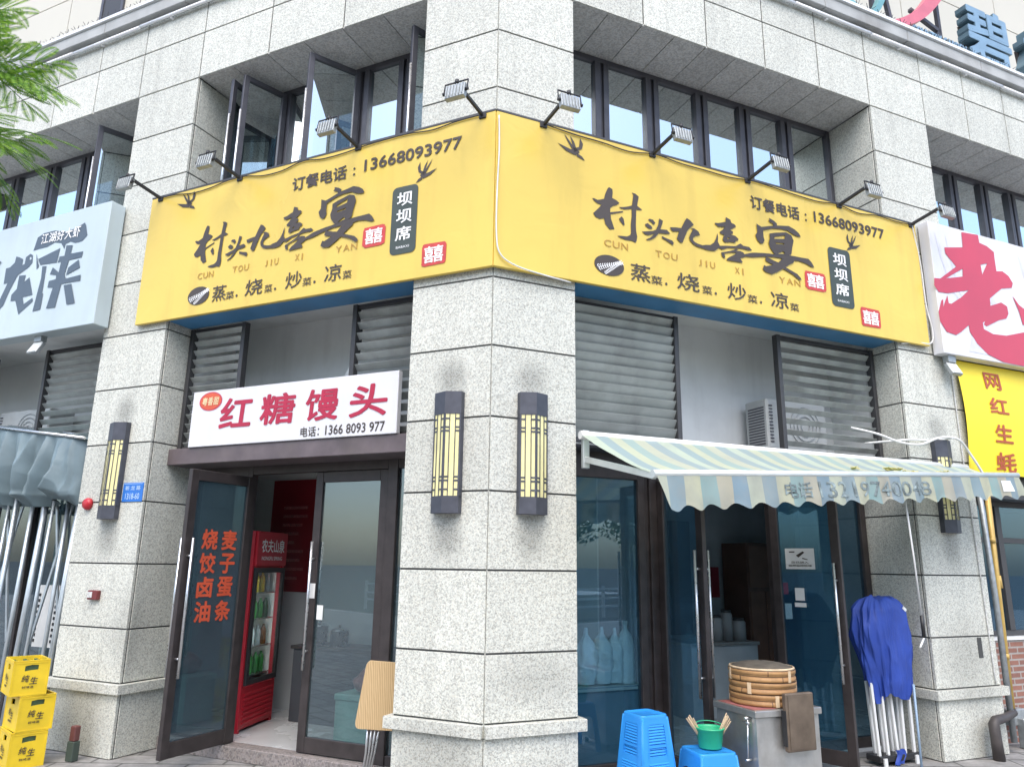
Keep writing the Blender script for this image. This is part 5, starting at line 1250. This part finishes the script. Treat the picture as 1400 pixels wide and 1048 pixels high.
# ------------------------------------------------------------ grey tarpaulin tent at the left
M['tarp'] = mat('blue_grey_tarpaulin', (.15, .205, .225), .5, 0, .18, 4, .15, 18, spec=.35)
t = Thing('folded_tent', 'folded grey tarpaulin tent with many metal poles at the left edge', 'tent', 'L', (-5.4, .1, 0))
def crease(x, z, seed, fx, fz):
    """sharp-edged folds: distance from the zero line of stretched noise"""
    n = noise.noise(Vector((x * fx, z * fz, seed)))
    return 1 - min(1, abs(n) * 3.2)
def tarp(u, v):
    x = -6.9 + 2.20 * u
    zt = 3.04 + (-4.86 - x) * .135
    bot = 2.33 + .15 * noise.noise(Vector((x * 2.6, 5, 0))) + .10 * abs(noise.noise(Vector((x * 5, 2, 0))))
    z = zt + (bot - zt) * v
    xs = x + .16 * (v - .2) * noise.noise(Vector((x * 2.0, z * 1.6, 9)))
    y = -.01 - .27 * crease(xs, z, 1.5, 3.4, .5) * (v ** .7) - .09 * crease(xs, z, 7.3, 5.0, 1.3) * v - .05 * crease(xs * .8 + z, z - x * .5, 3.1, 2.2, 2.2) * v * v
    y += .10 * v + .12 * noise.noise(Vector((x * 1.8, z * 1.2, 2))) * v
    if v > .86: y += (v - .86) * 1.3
    k = min(1, max(0, (x + 4.98) / .2)); y = y * (1 - k) + .06 * k
    return (x, y, z)
b = MB(); b.grid(tarp, 260, 60); b.grid(lambda u, v: (-6.9 + 2.13 * u, -.02 + .5 * v, 3.04 + (-4.86 + 6.9 - 2.13 * u) * .135 + .06 * v + .02 * math.sin(u * 30) * v), 60, 4); t.part('tarpaulin', b, M['tarp'], solid=False)
b = MB(); rnd = random.Random(8)
b.tube([(-6.9, -.03, 3.33), (-4.78, -.03, 3.035)], .016, 8); t.part('ridge_pole', b, M['steel']); b = MB(); b.tube([(-6.9, .45, 3.38), (-4.78, .45, 3.09)], .016, 8); t.part('ridge_pole', b, M['steel'])
M['pole'] = mat('galvanised_tube', (.55, .61, .64), .4, .6, .15, 6, dirt=.2)
for i in range(15):
    x = -6.75 + i * .14; b = MB()
    tl = rnd.uniform(-.045, .06); yy = .04 + .18 * rnd.random()
    b.tube([(x + tl, yy + .05, 2.55), (x, yy, .03)], rnd.choice((.018, .022, .028)), 8); t.part('pole', b, M['pole'])
for x in (-6.2, -5.35):
    for s_ in (-1, 1):
        b = MB(); b.bar((x + .2 * s_, .26 + .02 * s_, .9), (x - .14 * s_, .26, 2.4), .018, .028); t.part('scissor_brace', b, M['pole'])
b = MB(); b.box(-5.75, -5.42, .40, .43, .85, 1.5)
for i in range(9):
    b.m = 1; b.box(-5.74, -5.715, .392, .401, .9 + i * .06, .93 + i * .06); b.box(-5.455, -5.43, .392, .401, .9 + i * .06, .93 + i * .06)
solo('white_board', 'white board with punched edges standing behind the grey tent poles', 'board', b, [M['whitep'], M['black']], 'L', (-5.6, .4, .85))

# ------------------------------------------------------------ air conditioners
M['accase'] = mat('aged_white_casing_shaded', (.42, .44, .43), .45, 0, .08, 5, dirt=.25)  # white casing; shade behind the louvres is put into its grey colour
def ac(frame, x0, x1, z0, label):
    t = Thing('air_conditioner', label, 'air conditioner', frame, ((x0 + x1) / 2, .7, z0))
    b = MB(); b.box(x0, x1, .52, .85, z0 + .03, z0 + .57); t.part('casing', b, M['accase'], bevel=.015)
    b = MB(); cx = x0 + (x1 - x0) * .62; cz = z0 + .3
    for r in (.06, .11, .16, .21): b.tube([(cx + r * math.cos(a), .512, cz + r * math.sin(a)) for a in [i * math.pi / 12 for i in range(25)]], .004, 5)
    for k in range(0): b.bar((cx, .512, cz), (cx + .22 * math.cos(k * .628), .512, cz + .22 * math.sin(k * .628)), .004, .004)
    t.part('fan_grille', b, M['cornice_l'])
    b = MB()
    for i in range(14): b.box(x0 - .004, x0 - .0005, .56, .80, z0 + .08 + i * .03, z0 + .095 + i * .03)
    for i in range(12): b.box(x0 + .03, x0 + .075, .512, .519, z0 + .1 + i * .035, z0 + .115 + i * .035)
    t.part('side_vents', b, M['frame2'])
    b = MB(); b.box(x0 + .1, x0 + .16, .5, .87, z0, z0 + .03); t.part('mount', b, M['black']); b = MB(); b.box(x1 - .16, x1 - .1, .5, .87, z0, z0 + .03); t.part('mount', b, M['black'])
ac('R', 3.36, 4.2, 2.98, 'white air conditioner outdoor unit behind the right louvres')
ac('L', -7.25, -6.27, 3.02, 'white air conditioner outdoor unit in the recess at the left edge')
cable('dark drain pipe slanting in the recess above the white sign', 'L', [(-1.70, .5, 4.1), (-1.78, .6, 3.85), (-1.95, .7, 3.62), (-2.15, .75, 3.3)], .022, M['louvdark'])
b = MB(); b.bar((-1.95, .66, 3.58), (-1.78, .60, 3.80), .05, .06)
solo('pipe_joint', 'pipe joint on the slanting pipe in the recess above the white sign', 'pipe joint', b, M['recess'], 'L', (-1.9, .65, 3.6), bevel=.01)

# ------------------------------------------------------------ folding table at the corner pillar
t = Thing('folding_table', 'folded wooden table leaning against the corner pillar by the glass door', 'table', 'L', (-1.0, .15, 0))
TL, BL, TR, BR = Vector((-1.11, .09, 1.02)), Vector((-1.205, .10, .50)), Vector((-.815, .30, .99)), Vector((-.90, .31, .44))
ex = (TR - TL); ez = (BL - TL); nrm = ex.cross(ez).normalized()
if nrm.y > 0: nrm = -nrm
def tb(a, c, o=0.0): return tuple(TL + ex * a + ez * c + nrm * o)
b = MB(); pr = rrect(0, 1, 0, 1, .1, 5); b.poly([pr], lambda a, c: tb(a, c, .0), lambda a, c: tb(a, c, -.022))
M['wood'] = mat('oak_laminate', (.62, .44, .235), .4, 0, .12, 5)
wt = M['wood'].node_tree; wv = wt.nodes.new('ShaderNodeTexWave'); wv.inputs['Scale'].default_value = 22; wv.inputs['Distortion'].default_value = 5; wv.inputs['Detail'].default_value = 3; wv.inputs['Detail Scale'].default_value = .8; wv.bands_direction = 'X'
wg = wt.nodes.new('ShaderNodeTexCoord'); wm = wt.nodes.new('ShaderNodeMapping'); wm.inputs['Scale'].default_value = (1, 1, .12); wt.links.new(wg.outputs['Object'], wm.inputs[0]); wt.links.new(wm.outputs[0], wv.inputs[0])
wr = wt.nodes.new('ShaderNodeValToRGB'); wr.color_ramp.elements[0].color = (.50, .335, .165, 1); wr.color_ramp.elements[1].color = (.66, .49, .27, 1); wt.links.new(wv.outputs['Fac'], wr.inputs[0]); wt.links.new(wr.outputs[0], wt.nodes['Principled BSDF'].inputs['Base Color'])
t.part('table_top', b, M['wood'])
for k in (0, 1, 2, 3):
    b = MB(); p = Vector(tb(.28 + .09 * k, .9, -.035)); b.tube([p, p + Vector((-.02 - .012 * k, .02, -.25)), (p.x - .07 - .02 * k, p.y + .03, .0)], .0095, 8); t.part('leg', b, M['steel'])

# ------------------------------------------------------------ inside the left shop
t = Thing('drinks_fridge', 'red drinks fridge with glass door inside the left doorway', 'fridge', 'L', (-3.17, .9, .122), R(106))
tl_, tt_, tb_ = nodes_of('lit_fridge_tube'); tb_.inputs['Emission Color'].default_value = (.85, .95, 1, 1); tb_.inputs['Emission Strength'].default_value = 11; M['tubelit'] = tl_
M['fred'] = mat('red_enamel', (.42, .012, .025), .35, 0, .1, 4)
b = MB(); b.box(0, .04, .0, .6, .0, 1.98); b.box(.70, .74, 0, .6, 0, 1.98); b.box(.04, .70, .57, .6, 0, 1.98); b.box(.04, .70, 0.05, .57, .42, .44); b.box(.04, .7, .02, .57, 1.60, 1.98); t.part('cabinet', b, M['fred'], base=(0, 0, 0))
b = MB(); b.box(.04, .70, -.0, .05, .03, .42)
for i in range(7): b.box(.06, .68, -.012, .0, .07 + i * .045, .095 + i * .045)
t.part('base_grille', b, M['fred'], base=(0, 0, 0), bevel=.003)
b = MB(); b.box(.02, .72, -.03, .02, 1.62, 1.98); hd_ = t.part('header', b, M['fred'], base=(0, 0, 0), bevel=.005)
b = MB(); write(b, '农夫山泉', .10, .64, 1.76, 1.90, -.033, .015); write(b, 'NONGFU SPRING', .12, .60, 1.68, 1.72, -.033, .008); t.part('lettering', b, M['inkwhite'], parent=hd_, base=(0, 0, 0), solid=False)
b = MB(); b.box(.03, .08, -.03, .0, .44, 1.60); b.box(.66, .71, -.03, 0, .44, 1.6); b.box(.08, .66, -.029, 0, .44, .49); b.box(.08, .66, -.029, 0, 1.55, 1.6); dr = t.part('door', b, M['black'], base=(0, 0, 0))
b = MB(); b.box(.08, .66, -.016, -.012, .49, 1.55); t.part('pane', b, M['glassF'], parent=dr, base=(0, 0, 0))
b = MB(); b.box(.045, .695, .555, .568, .45, 1.58); b.box(.041, .05, .06, .555, .45, 1.58); b.box(.69, .699, .06, .555, .45, 1.58); t.part('liner', b, M['whitep'], base=(0, 0, 0))
b = MB(); b.box(.06, .075, .04, .06, .6, 1.5); t.part('lamp_tube', b, M['tubelit'], base=(0, 0, 0))
for z in (.50, .78, 1.06, 1.33):
    b = MB(); b.box(.05, .69, .06, .55, z, z + .012); t.part('shelf', b, M['steel'], base=(0, 0, 0))
a106 = ANG['L'] + R(106)
fo = W('L', -3.17, .9, .122)
cols = [('green', (.04, .22, .05)), ('dark green', (.015, .08, .03)), ('yellow', (.55, .42, .03)), ('clear', (.45, .52, .55)), ('amber', (.25, .09, .02))]
protos = {}
k = 0
for zi, z in enumerate((.512, .792, 1.072, 1.342)):
    for xi in range(5):
        nm, c = cols[(zi * 2 + xi // 2 + (zi == 0) * 1) % 5] if zi else (cols[2] if xi < 2 else cols[0])
        lx, ly = .11 + xi * .125, .12
        px = fo.x + lx * math.cos(a106) - ly * math.sin(a106); py = fo.y + lx * math.sin(a106) + ly * math.cos(a106)
        shelfname = ('lowest', 'second lowest', 'second highest', 'topmost')[zi]
        plc = ('first from the door edge', 'second from the door edge', 'in the middle', 'second from the far side', 'at the far side')[xi]
        lab = '%s drink bottle on the %s fridge shelf, %s' % (nm, shelfname, plc)
        if nm not in protos:
            b = MB(); b.lathe([(0, 0), (.033, 0), (.034, .01), (.034, .13), (.03, .155), (.013, .185), (.013, .205), (0.001, .206)], (0, 0, 0), 12, cap=False)
            o = solo('drink_bottle', lab, 'bottle', b, mat(nm.replace(' ', '_') + '_drink', c, .15, 0, .2, 20), 'W', (px, py, .122 + z), 'bottles on the fridge shelves', local=True); protos[nm] = o
        else:
            o = protos[nm].copy(); col.objects.link(o); o.location = (px, py, .122 + z); o['label'] = lab
t = Thing('poster', 'tall dark red menu poster on the back wall of the left shop', 'poster', 'L', (-3.7, 2.08, 1.45))
b = MB(); b.box(-4.05, -3.33, 2.085, 2.098, 1.44, 2.78); t.part('sheet', b, mat('dark_red_print', (.22, .008, .015), .4, 0, .1, 3))
b = MB(); rnd = random.Random(6)
for i in range(9): b.box(-3.86, -3.86 + rnd.uniform(.2, .42), 2.082, 2.084, 2.42 - i * .105, 2.455 - i * .105)
t.part('faint_lines', b, mat('faint_pink_ink', (.34, .10, .10), .5, 0, .6, 60))
b = MB(); b.box(-3.15, -2.1, 1.62, 2.05, .122, .86); b.m = 1; b.box(-3.18, -2.07, 1.60, 2.07, .862, .90)
solo('counter', 'dark counter against the back wall of the left shop', 'counter', b, [M['dark'], M['frame']], 'L', (-2.6, 1.8, .122), bevel=.005)
for x, r, h, lab, m_ in ((-2.95, .09, .2, 'dull steel pot on the dark counter, left one', 'steel'), (-2.68, .10, .16, 'dull steel pot on the dark counter, wider one', 'steel')):
    t = Thing('cooking_pot', lab, 'pot', 'L', (x, 1.8, .90))
    b = MB(); b.lathe([(0.001, .0), (r, 0), (r, h), (r + .008, h), (r + .008, h + .006), (r * .5, h + .03), (0.001, h + .035)], (x, 1.8, .90), 20, cap=False); t.part('body', b, M[m_])
    b = MB(); b.lathe([(.012, 0), (.016, .02), (.001, .024)], (x, 1.8, .90 + h + .035), 10, cap=False); t.part('knob', b, M['black'])
b = MB(); b.box(-1.98, -1.48, .86, 1.24, .124, .57); b.box(-1.99, -1.47, .85, 1.25, .54, .60)
solo('storage_box', 'pale green box behind the closed glass door leaf', 'box', b, mat('pale_green_box', (.32, .52, .46), .5, 0, .15, 5, dirt=.25), 'L', (-1.7, 1, .124), bevel=.01)
b = MB(); b.grid(lambda u, v: (-1.72 + (.2 - .05 * v) * math.cos(u * 6.283) * math.sin(.2 + v * 2.7) * (1 + .3 * noise.noise(Vector((u * 5, v * 4, 0)))), 1.05 + .15 * math.sin(u * 6.283) * math.sin(.2 + v * 2.7), .60 + .22 * (1 - math.cos(v * 2.6)) / 1.86 * (1 + .2 * noise.noise(Vector((u * 4, v * 3, 4))))), 40, 20)
solo('plastic_bag', 'crumpled red and white bag on the pale green box', 'bag', b, mat('red_white_film', (.42, .20, .19), .3, 0, .7, 9), 'L', (-1.72, 1.05, .6))

# ------------------------------------------------------------ inside the right shop
b = MB(); b.box(.95, 1.90, .74, 1.3, .03, .70); b.m = 1; b.box(.93, 1.92, .72, 1.32, .70, .74)
solo('side_table', 'blue-grey cloth covered table behind the right shop window', 'table', b, [mat('blue_grey_cloth', (.16, .22, .28), .8, 0, .15, 4), M['wallin']], 'R', (1.5, 1.2, .03), bevel=.008)
M['milky'] = mat('milky_plastic_film', (.82, .85, .86), .3, 0, .08, 14, .4, 30)
for i, (x, w, z1, lab) in enumerate(((1.34, .108, 1.24, 'white plastic bag behind the shop window, nearest the corner pillar'), (1.505, .11, 1.245, 'white plastic bag behind the shop window, tallest in the middle'), (1.645, .095, 1.235, 'white plastic bag behind the shop window, third from the pillar'))):
    b = MB()
    def bag(u, v, x=x, w=w, z1=z1, i=i):
        a = u * 2 * math.pi; pr = [.012, .018, .055, .085, .1, .1, .095, .085, .07][min(8, int(v * 8))]
        f = v * 8 - int(v * 8); prn = [.012, .018, .055, .085, .1, .1, .095, .085, .07][min(8, int(v * 8) + 1)]
        r = (pr + (prn - pr) * f) * w / .095 * (1 + .22 * noise.noise(Vector((math.cos(a) * 3, math.sin(a) * 3, v * 7 + i))) + .16 * math.sin(a * 5 + i) * (1 - v * .5) + .12 * noise.noise(Vector((math.cos(a), math.sin(a), v * 4 + i * 5))))
        return (x + r * math.cos(a), 0.85 + r * .8 * math.sin(a), z1 - (z1 - .745) * v * .98)
    b.grid(bag, 28, 24); solo('plastic_bag', lab, 'bag', b, M['milky'], 'R', (x, .85, .745), solid=False)
t = Thing('jug', 'white plastic jug behind the shop window beside the frame post', 'jug', 'R', (1.765, .86, .745))
b = MB(); b.lathe([(.001, 0), (.085, 0), (.09, .02), (.09, .30), (.08, .37), (.05, .44), (.022, .47), (.022, .52), (.001, .521)], (1.765, .86, .745), 20, cap=False); t.part('body', b, M['milky'])
b = MB(); b.lathe([(.025, 0), (.025, .03), (.001, .031)], (1.765, .86, 1.262), 12, cap=False); t.part('cap', b, M['whitep'])
t = Thing('cupboard', 'dark brown cupboard deep inside the right doorway', 'cupboard', 'R', (4.75, 2.7, .03))
b = MB(); b.box(4.70, 5.25, 2.5, 3.0, .03, 2.12); t.part('body', b, mat('dark_brown_wood', (.11, .06, .045), .5, 0, .2, 6), bevel=.008)
b = MB(); b.box(4.72, 4.96, 2.485, 2.5, .1, 1.5); b.box(4.98, 5.23, 2.485, 2.5, .1, 1.5); b.box(4.72, 5.23, 2.485, 2.5, 1.55, 2.08); t.part('door', b, mat('brown_wood_door', (.15, .075, .05), .45, 0, .2, 6), bevel=.004)
b = MB(); b.box(3.6, 4.62, 2.3, 2.9, .03, .86); b.m = 1; b.box(3.58, 4.64, 2.28, 2.92, .862, .90)
solo('counter', 'dark counter left of the brown cupboard inside the right shop', 'counter', b, [M['darkblue'], M['stain']], 'R', (4.1, 2.6, .03), bevel=.005)
b = MB(); b.box(3.6, 4.2, 3.03, 3.048, .93, 2.4); solo('door_panel', 'pale grey door on the back wall of the right shop', 'door', b, mat('grey_door_paint', (.16, .18, .21), .6), 'R', (3.9, 3.04, .93), bevel=.004)
for x, r, h, lab in ((4.12, .10, .26, 'pale canister on the counter in the right shop, left one'), (4.31, .075, .32, 'pale canister on the counter in the right shop, tallest one'), (4.50, .09, .22, 'pale canister on the counter in the right shop, by the cupboard')):
    t = Thing('canister', lab, 'canister', 'R', (x, 2.5, .9))
    b = MB(); b.lathe([(.001, 0), (r, 0), (r, h), (r * .8, h + .02)], (x, 2.5, .9), 18, cap=False); t.part('body', b, mat('grey_canister', (.3, .31, .32), .4))
    b = MB(); b.lathe([(r * .85, 0), (r * .85, .03), (.001, .032)], (x, 2.5, .92 + h), 18, cap=False); t.part('lid', b, M['louvdark'])
b = MB(); b.box(4.42, 4.66, 3.03, 3.048, 1.4, 1.8); solo('wall_print', 'small dark red print on the back wall of the right shop', 'poster', b, mat('maroon_print', (.28, .03, .05), .5), 'R', (4.54, 3.04, 1.4))

# ------------------------------------------------------------ notices on the doors
def leafpt(y, o=-.030): return 3.40 + .24 * (.625 - y) / .655 + o
t = Thing('notice', 'white camera notice on the right open glass door', 'notice', 'R', (3.5, .35, 1.8))
def nt(a, c, o=0.0): return (leafpt(a) - o, a, c)     # a runs from the hinge (large) to the free edge
b = MB(); b.add([nt(.47, 1.79), nt(.19, 1.79), nt(.19, 1.99), nt(.47, 1.99)], [(0, 1, 2, 3)]); t.part('sheet', b, M['whitep'], solid=False)
b = MB(); fn = lambda a, c, o=0.0: nt(.47 - .28 * a, 1.79 + .2 * c, .003 + o)
b.poly([[(.38, .66), (.62, .86), (.68, .80), (.46, .56)]], fn); b.poly([[(.15, .86), (.34, .86), (.34, .80), (.15, .80)]], fn); b.poly([[(.60, .55), (.78, .47), (.76, .44), (.58, .5)]], fn)
write(b, '您已进入', .2, .8, .27, .38, 0, .01, fn=fn); write(b, '视频监控区域', .1, .9, .12, .22, 0, .01, fn=fn); t.part('print', b, M['ink'], solid=False)
def sticker(label, frame, quad, m=None, bar=None):
    t = Thing('sticker', label, 'sticker', frame, tuple(sum(c) / 4 for c in zip(*quad)))
    b = MB(); b.add(quad, [(0, 1, 2, 3)]); t.part('sheet', b, m or M['whitep'], solid=False)
sticker('small square white sticker on the right open door below the camera notice', 'R', [nt(.40, 1.49), nt(.31, 1.49), nt(.31, 1.61), nt(.40, 1.61)])
sticker('narrow white label under the square sticker on the right open door', 'R', [nt(.41, 1.43), nt(.30, 1.43), nt(.30, 1.47), nt(.41, 1.47)])
sticker('small red sticker by the right doorway post', 'R', [(3.505, .61, 1.54), (3.57, .61, 1.54), (3.57, .61, 1.655), (3.505, .61, 1.655)], M['red'])
sticker('white sticker by the right doorway post below the red one', 'R', [(3.51, .61, 1.30), (3.60, .61, 1.30), (3.60, .61, 1.45), (3.51, .61, 1.45)])
sticker('white sticker on the frame of the closed left door leaf', 'L', [(-2.15, .577, 1.46), (-2.08, .577, 1.46), (-2.08, .577, 1.595), (-2.15, .577, 1.595)])
sticker('pale sticker inside the pane of the closed left door leaf', 'L', [(-2.06, .60, 1.27), (-1.99, .60, 1.27), (-1.99, .60, 1.40), (-2.06, .60, 1.40)])

# ------------------------------------------------------------ tree at the upper left
leafm = leafmat('feathery_leaf', (.075, .19, .03), (.14, .30, .03), (.28, .44, .05))
bark = mat('grey_bark', (.11, .09, .07), .9, 0, .3, 12, .6, 30)
T = Thing('tree', 'feathery leaved tree reaching in at the upper left corner', 'tree', 'W', (-5.6, -2.4, 0))
b = MB(); b.tube([(-5.6, -2.4, 0), (-5.55, -2.4, 1.6), (-5.45, -2.35, 3.2), (-5.2, -2.3, 4.4), (-5.1, -2.2, 5.6)], [.17, .15, .13, .10, .06], 12)
limbs = []
def limb(pts, r): b.tube(pts, r, 8); limbs.append(pts)
limb([(-5.2, -2.3, 4.3), (-4.2, -2.25, 4.62), (-3.5, -2.2, 4.66), (-3.0, -2.15, 4.58), (-2.82, -2.15, 4.48)], [.07, .05, .032, .016, .006])
limb([(-5.3, -2.3, 3.7), (-4.2, -2.35, 4.0), (-3.4, -2.3, 4.02), (-2.95, -2.3, 4.02), (-2.76, -2.3, 4.05)], [.06, .04, .022, .010, .005])
limb([(-5.35, -2.3, 3.4), (-4.2, -2.3, 3.75), (-3.3, -2.3, 3.80), (-2.98, -2.3, 3.74)], [.05, .03, .014, .006])
limb([(-5.2, -2.3, 4.4), (-4.3, -2.1, 5.0), (-3.6, -2.1, 5.05), (-3.1, -2.1, 4.9)], [.06, .04, .02, .008])
T.part('trunk', b, bark)
def frond(mb, base, d, L, rnd, droop=.35):
    d = Vector(d).normalized(); side = d.cross(Vector((0, 0, 1)))
    if side.length < .1: side = Vector((1, 0, 0))
    side.normalize(); roll = rnd.uniform(-.9, .9)
    side = Matrix.Rotation(roll, 3, d) @ side
    n = 5; p = Vector(base); pts = [p.copy()]
    for i in range(n):
        d = (d + Vector((0, 0, -droop / n))).normalized(); p = p + d * L / n; pts.append(p.copy())
    mb.tube(pts, .0022, 4, False)
    for i in range(1, n + 1):
        q = pts[i]; dd = (pts[i] - pts[i - 1]).normalized(); up = dd.cross(side).normalized()
        pl = L * .50 * (1 - .35 * abs(i / n - .55)) * rnd.uniform(.85, 1.1)
        for sg in ((-1, 1) if i < n else (-.35, .35)):
            pd_ = (dd * .75 + side * sg * .8 + up * rnd.uniform(-.15, .15)).normalized()
            m = 19; ps = pd_.cross(up).normalized(); c = q.copy(); cd_ = pd_.copy(); vs = []; fs = []
            for j in range(m):
                cd_ = (cd_ + Vector((0, 0, -.022))).normalized(); c = c + cd_ * pl / m
                ll = .043 * math.sin(math.pi * (j + 1.2) / (m + 1.4)) ** .6; lw = pl / m * .95
                for s2 in (-1, 1):
                    o = len(vs); tip = c + (ps * s2 + cd_ * .45).normalized() * ll + Vector((0, 0, -.003)); mid = (c + tip) / 2
                    vs += [c, mid + cd_ * lw * .5, tip, mid - cd_ * lw * .5]; fs.append((o, o + 1, o + 2, o + 3))
            mb.add(vs, fs)
            mb.tube([q, c], .0012, 3, False)
cm_ = MB(); rnd = random.Random(21)
def cluster(limb_pts, n, t0, L, spread=(1, .8, .8), bias=(.5, 0, -.1)):
    P = [Vector(p) for p in limb_pts]
    for k in range(n):
        f = t0 + (1 - t0) * (k + rnd.random()) / n; s = f * (len(P) - 1); i = min(int(s), len(P) - 2); q = P[i].lerp(P[i + 1], s - i)
        d = Vector((rnd.uniform(-1, 1) * spread[0] + bias[0], rnd.uniform(-1, 1) * spread[1] + bias[1], rnd.uniform(-1, 1) * spread[2] + bias[2]))
        frond(cm_, q, d, L * rnd.uniform(.75, 1.1), rnd)
cluster(limbs[0], 18, .5, .40, (1, .8, .7), (.5, 0, .35)); cluster(limbs[1], 30, .5, .40, (1, .8, .9), (.35, 0, -.1)); cluster(limbs[2], 14, .5, .33, (.8, .6, .5), (.5, 0, -.2)); cluster(limbs[3], 12, .5, .42)
T.part('crown', cm_, leafm, solid=False)

# ------------------------------------------------------------ what the glass mirrors: the far side of the street
b = MB(); b.box(-40, 40, -30, -24, -.05, .01); structure('far_pavement', b, M['soffit'])
t = Thing('guard_rail', 'white road guard rail along the kerb behind the viewer', 'guard rail', 'W', (0, -11, 0))
b = MB()
for z in (.35, .62, .95): b.box(-22, 26, -11.03, -10.97, z, z + .07)
t.part('rail', b, M['whitep'])
b = MB()
for i in range(25): b.box(-22 + i * 2, -21.92 + i * 2, -11.05, -10.95, 0, 1.1)
t.part('post_row', b, M['whitep'])
t = Thing('building', 'plain pale block of flats across the street behind the viewer', 'building', 'W', (-6, -34, 0))
b = MB(); b.box(-30, 16, -44, -34, 0, 14); t.part('wall', b, M['tower'])
b = MB()
for i in range(14):
    for j in range(4): b.box(-28.5 + i * 3.1, -26.7 + i * 3.1, -34.02, -33.95, 1.2 + j * 3.2, 3.0 + j * 3.2)
t.part('window_rows', b, M['louvdark'])
blob = leafmat('street_tree_leaf', (.03, .085, .02), (.05, .12, .025), (.08, .17, .03))
t = Thing('tree', 'street tree across the road behind the viewer', 'tree', 'W', (12, -22, 0), 0, 'street trees across the road')
b = MB(); b.tube([(12, -22, 0), (12.05, -22, 1.5), (11.95, -22, 3), (12, -22, 5)], [.16, .14, .11, .05], 10); t.part('trunk', b, bark)
b = MB(); rnd = random.Random(3)
for i in range(1500):
    a = rnd.uniform(0, 6.28); z = rnd.uniform(-1, 1); r = 2.3 * (rnd.random() ** .4); k = noise.noise(Vector((math.cos(a) * 2, math.sin(a) * 2, z * 2))) * .5 + 1
    c = Vector((12 + r * k * math.cos(a) * math.sqrt(max(0, 1 - z * z)), -22 + r * k * math.sin(a) * math.sqrt(max(0, 1 - z * z)), 4.4 + 1.9 * z * r / 2.3))
    n1 = Vector((rnd.uniform(-1, 1), rnd.uniform(-1, 1), rnd.uniform(-1, 1))).normalized(); n2 = n1.orthogonal().normalized(); n3 = n1.cross(n2); s = rnd.uniform(.1, .2)
    b.add([c - n2 * s, c - n3 * s * .5, c + n2 * s, c + n3 * s * .5], [(0, 1, 2, 3)])
t.part('crown', b, blob, solid=False)
for i, (x, y) in enumerate(((6, -21.5), (18, -22), (24, -21), (-3, -22), (-12, -21.5), (-20, -22), (30, -22.5), (36, -21))):
    dup(t, 'W', (x, y, 0), 'street tree across the road behind the viewer', 'street trees across the road', i * 1.1)
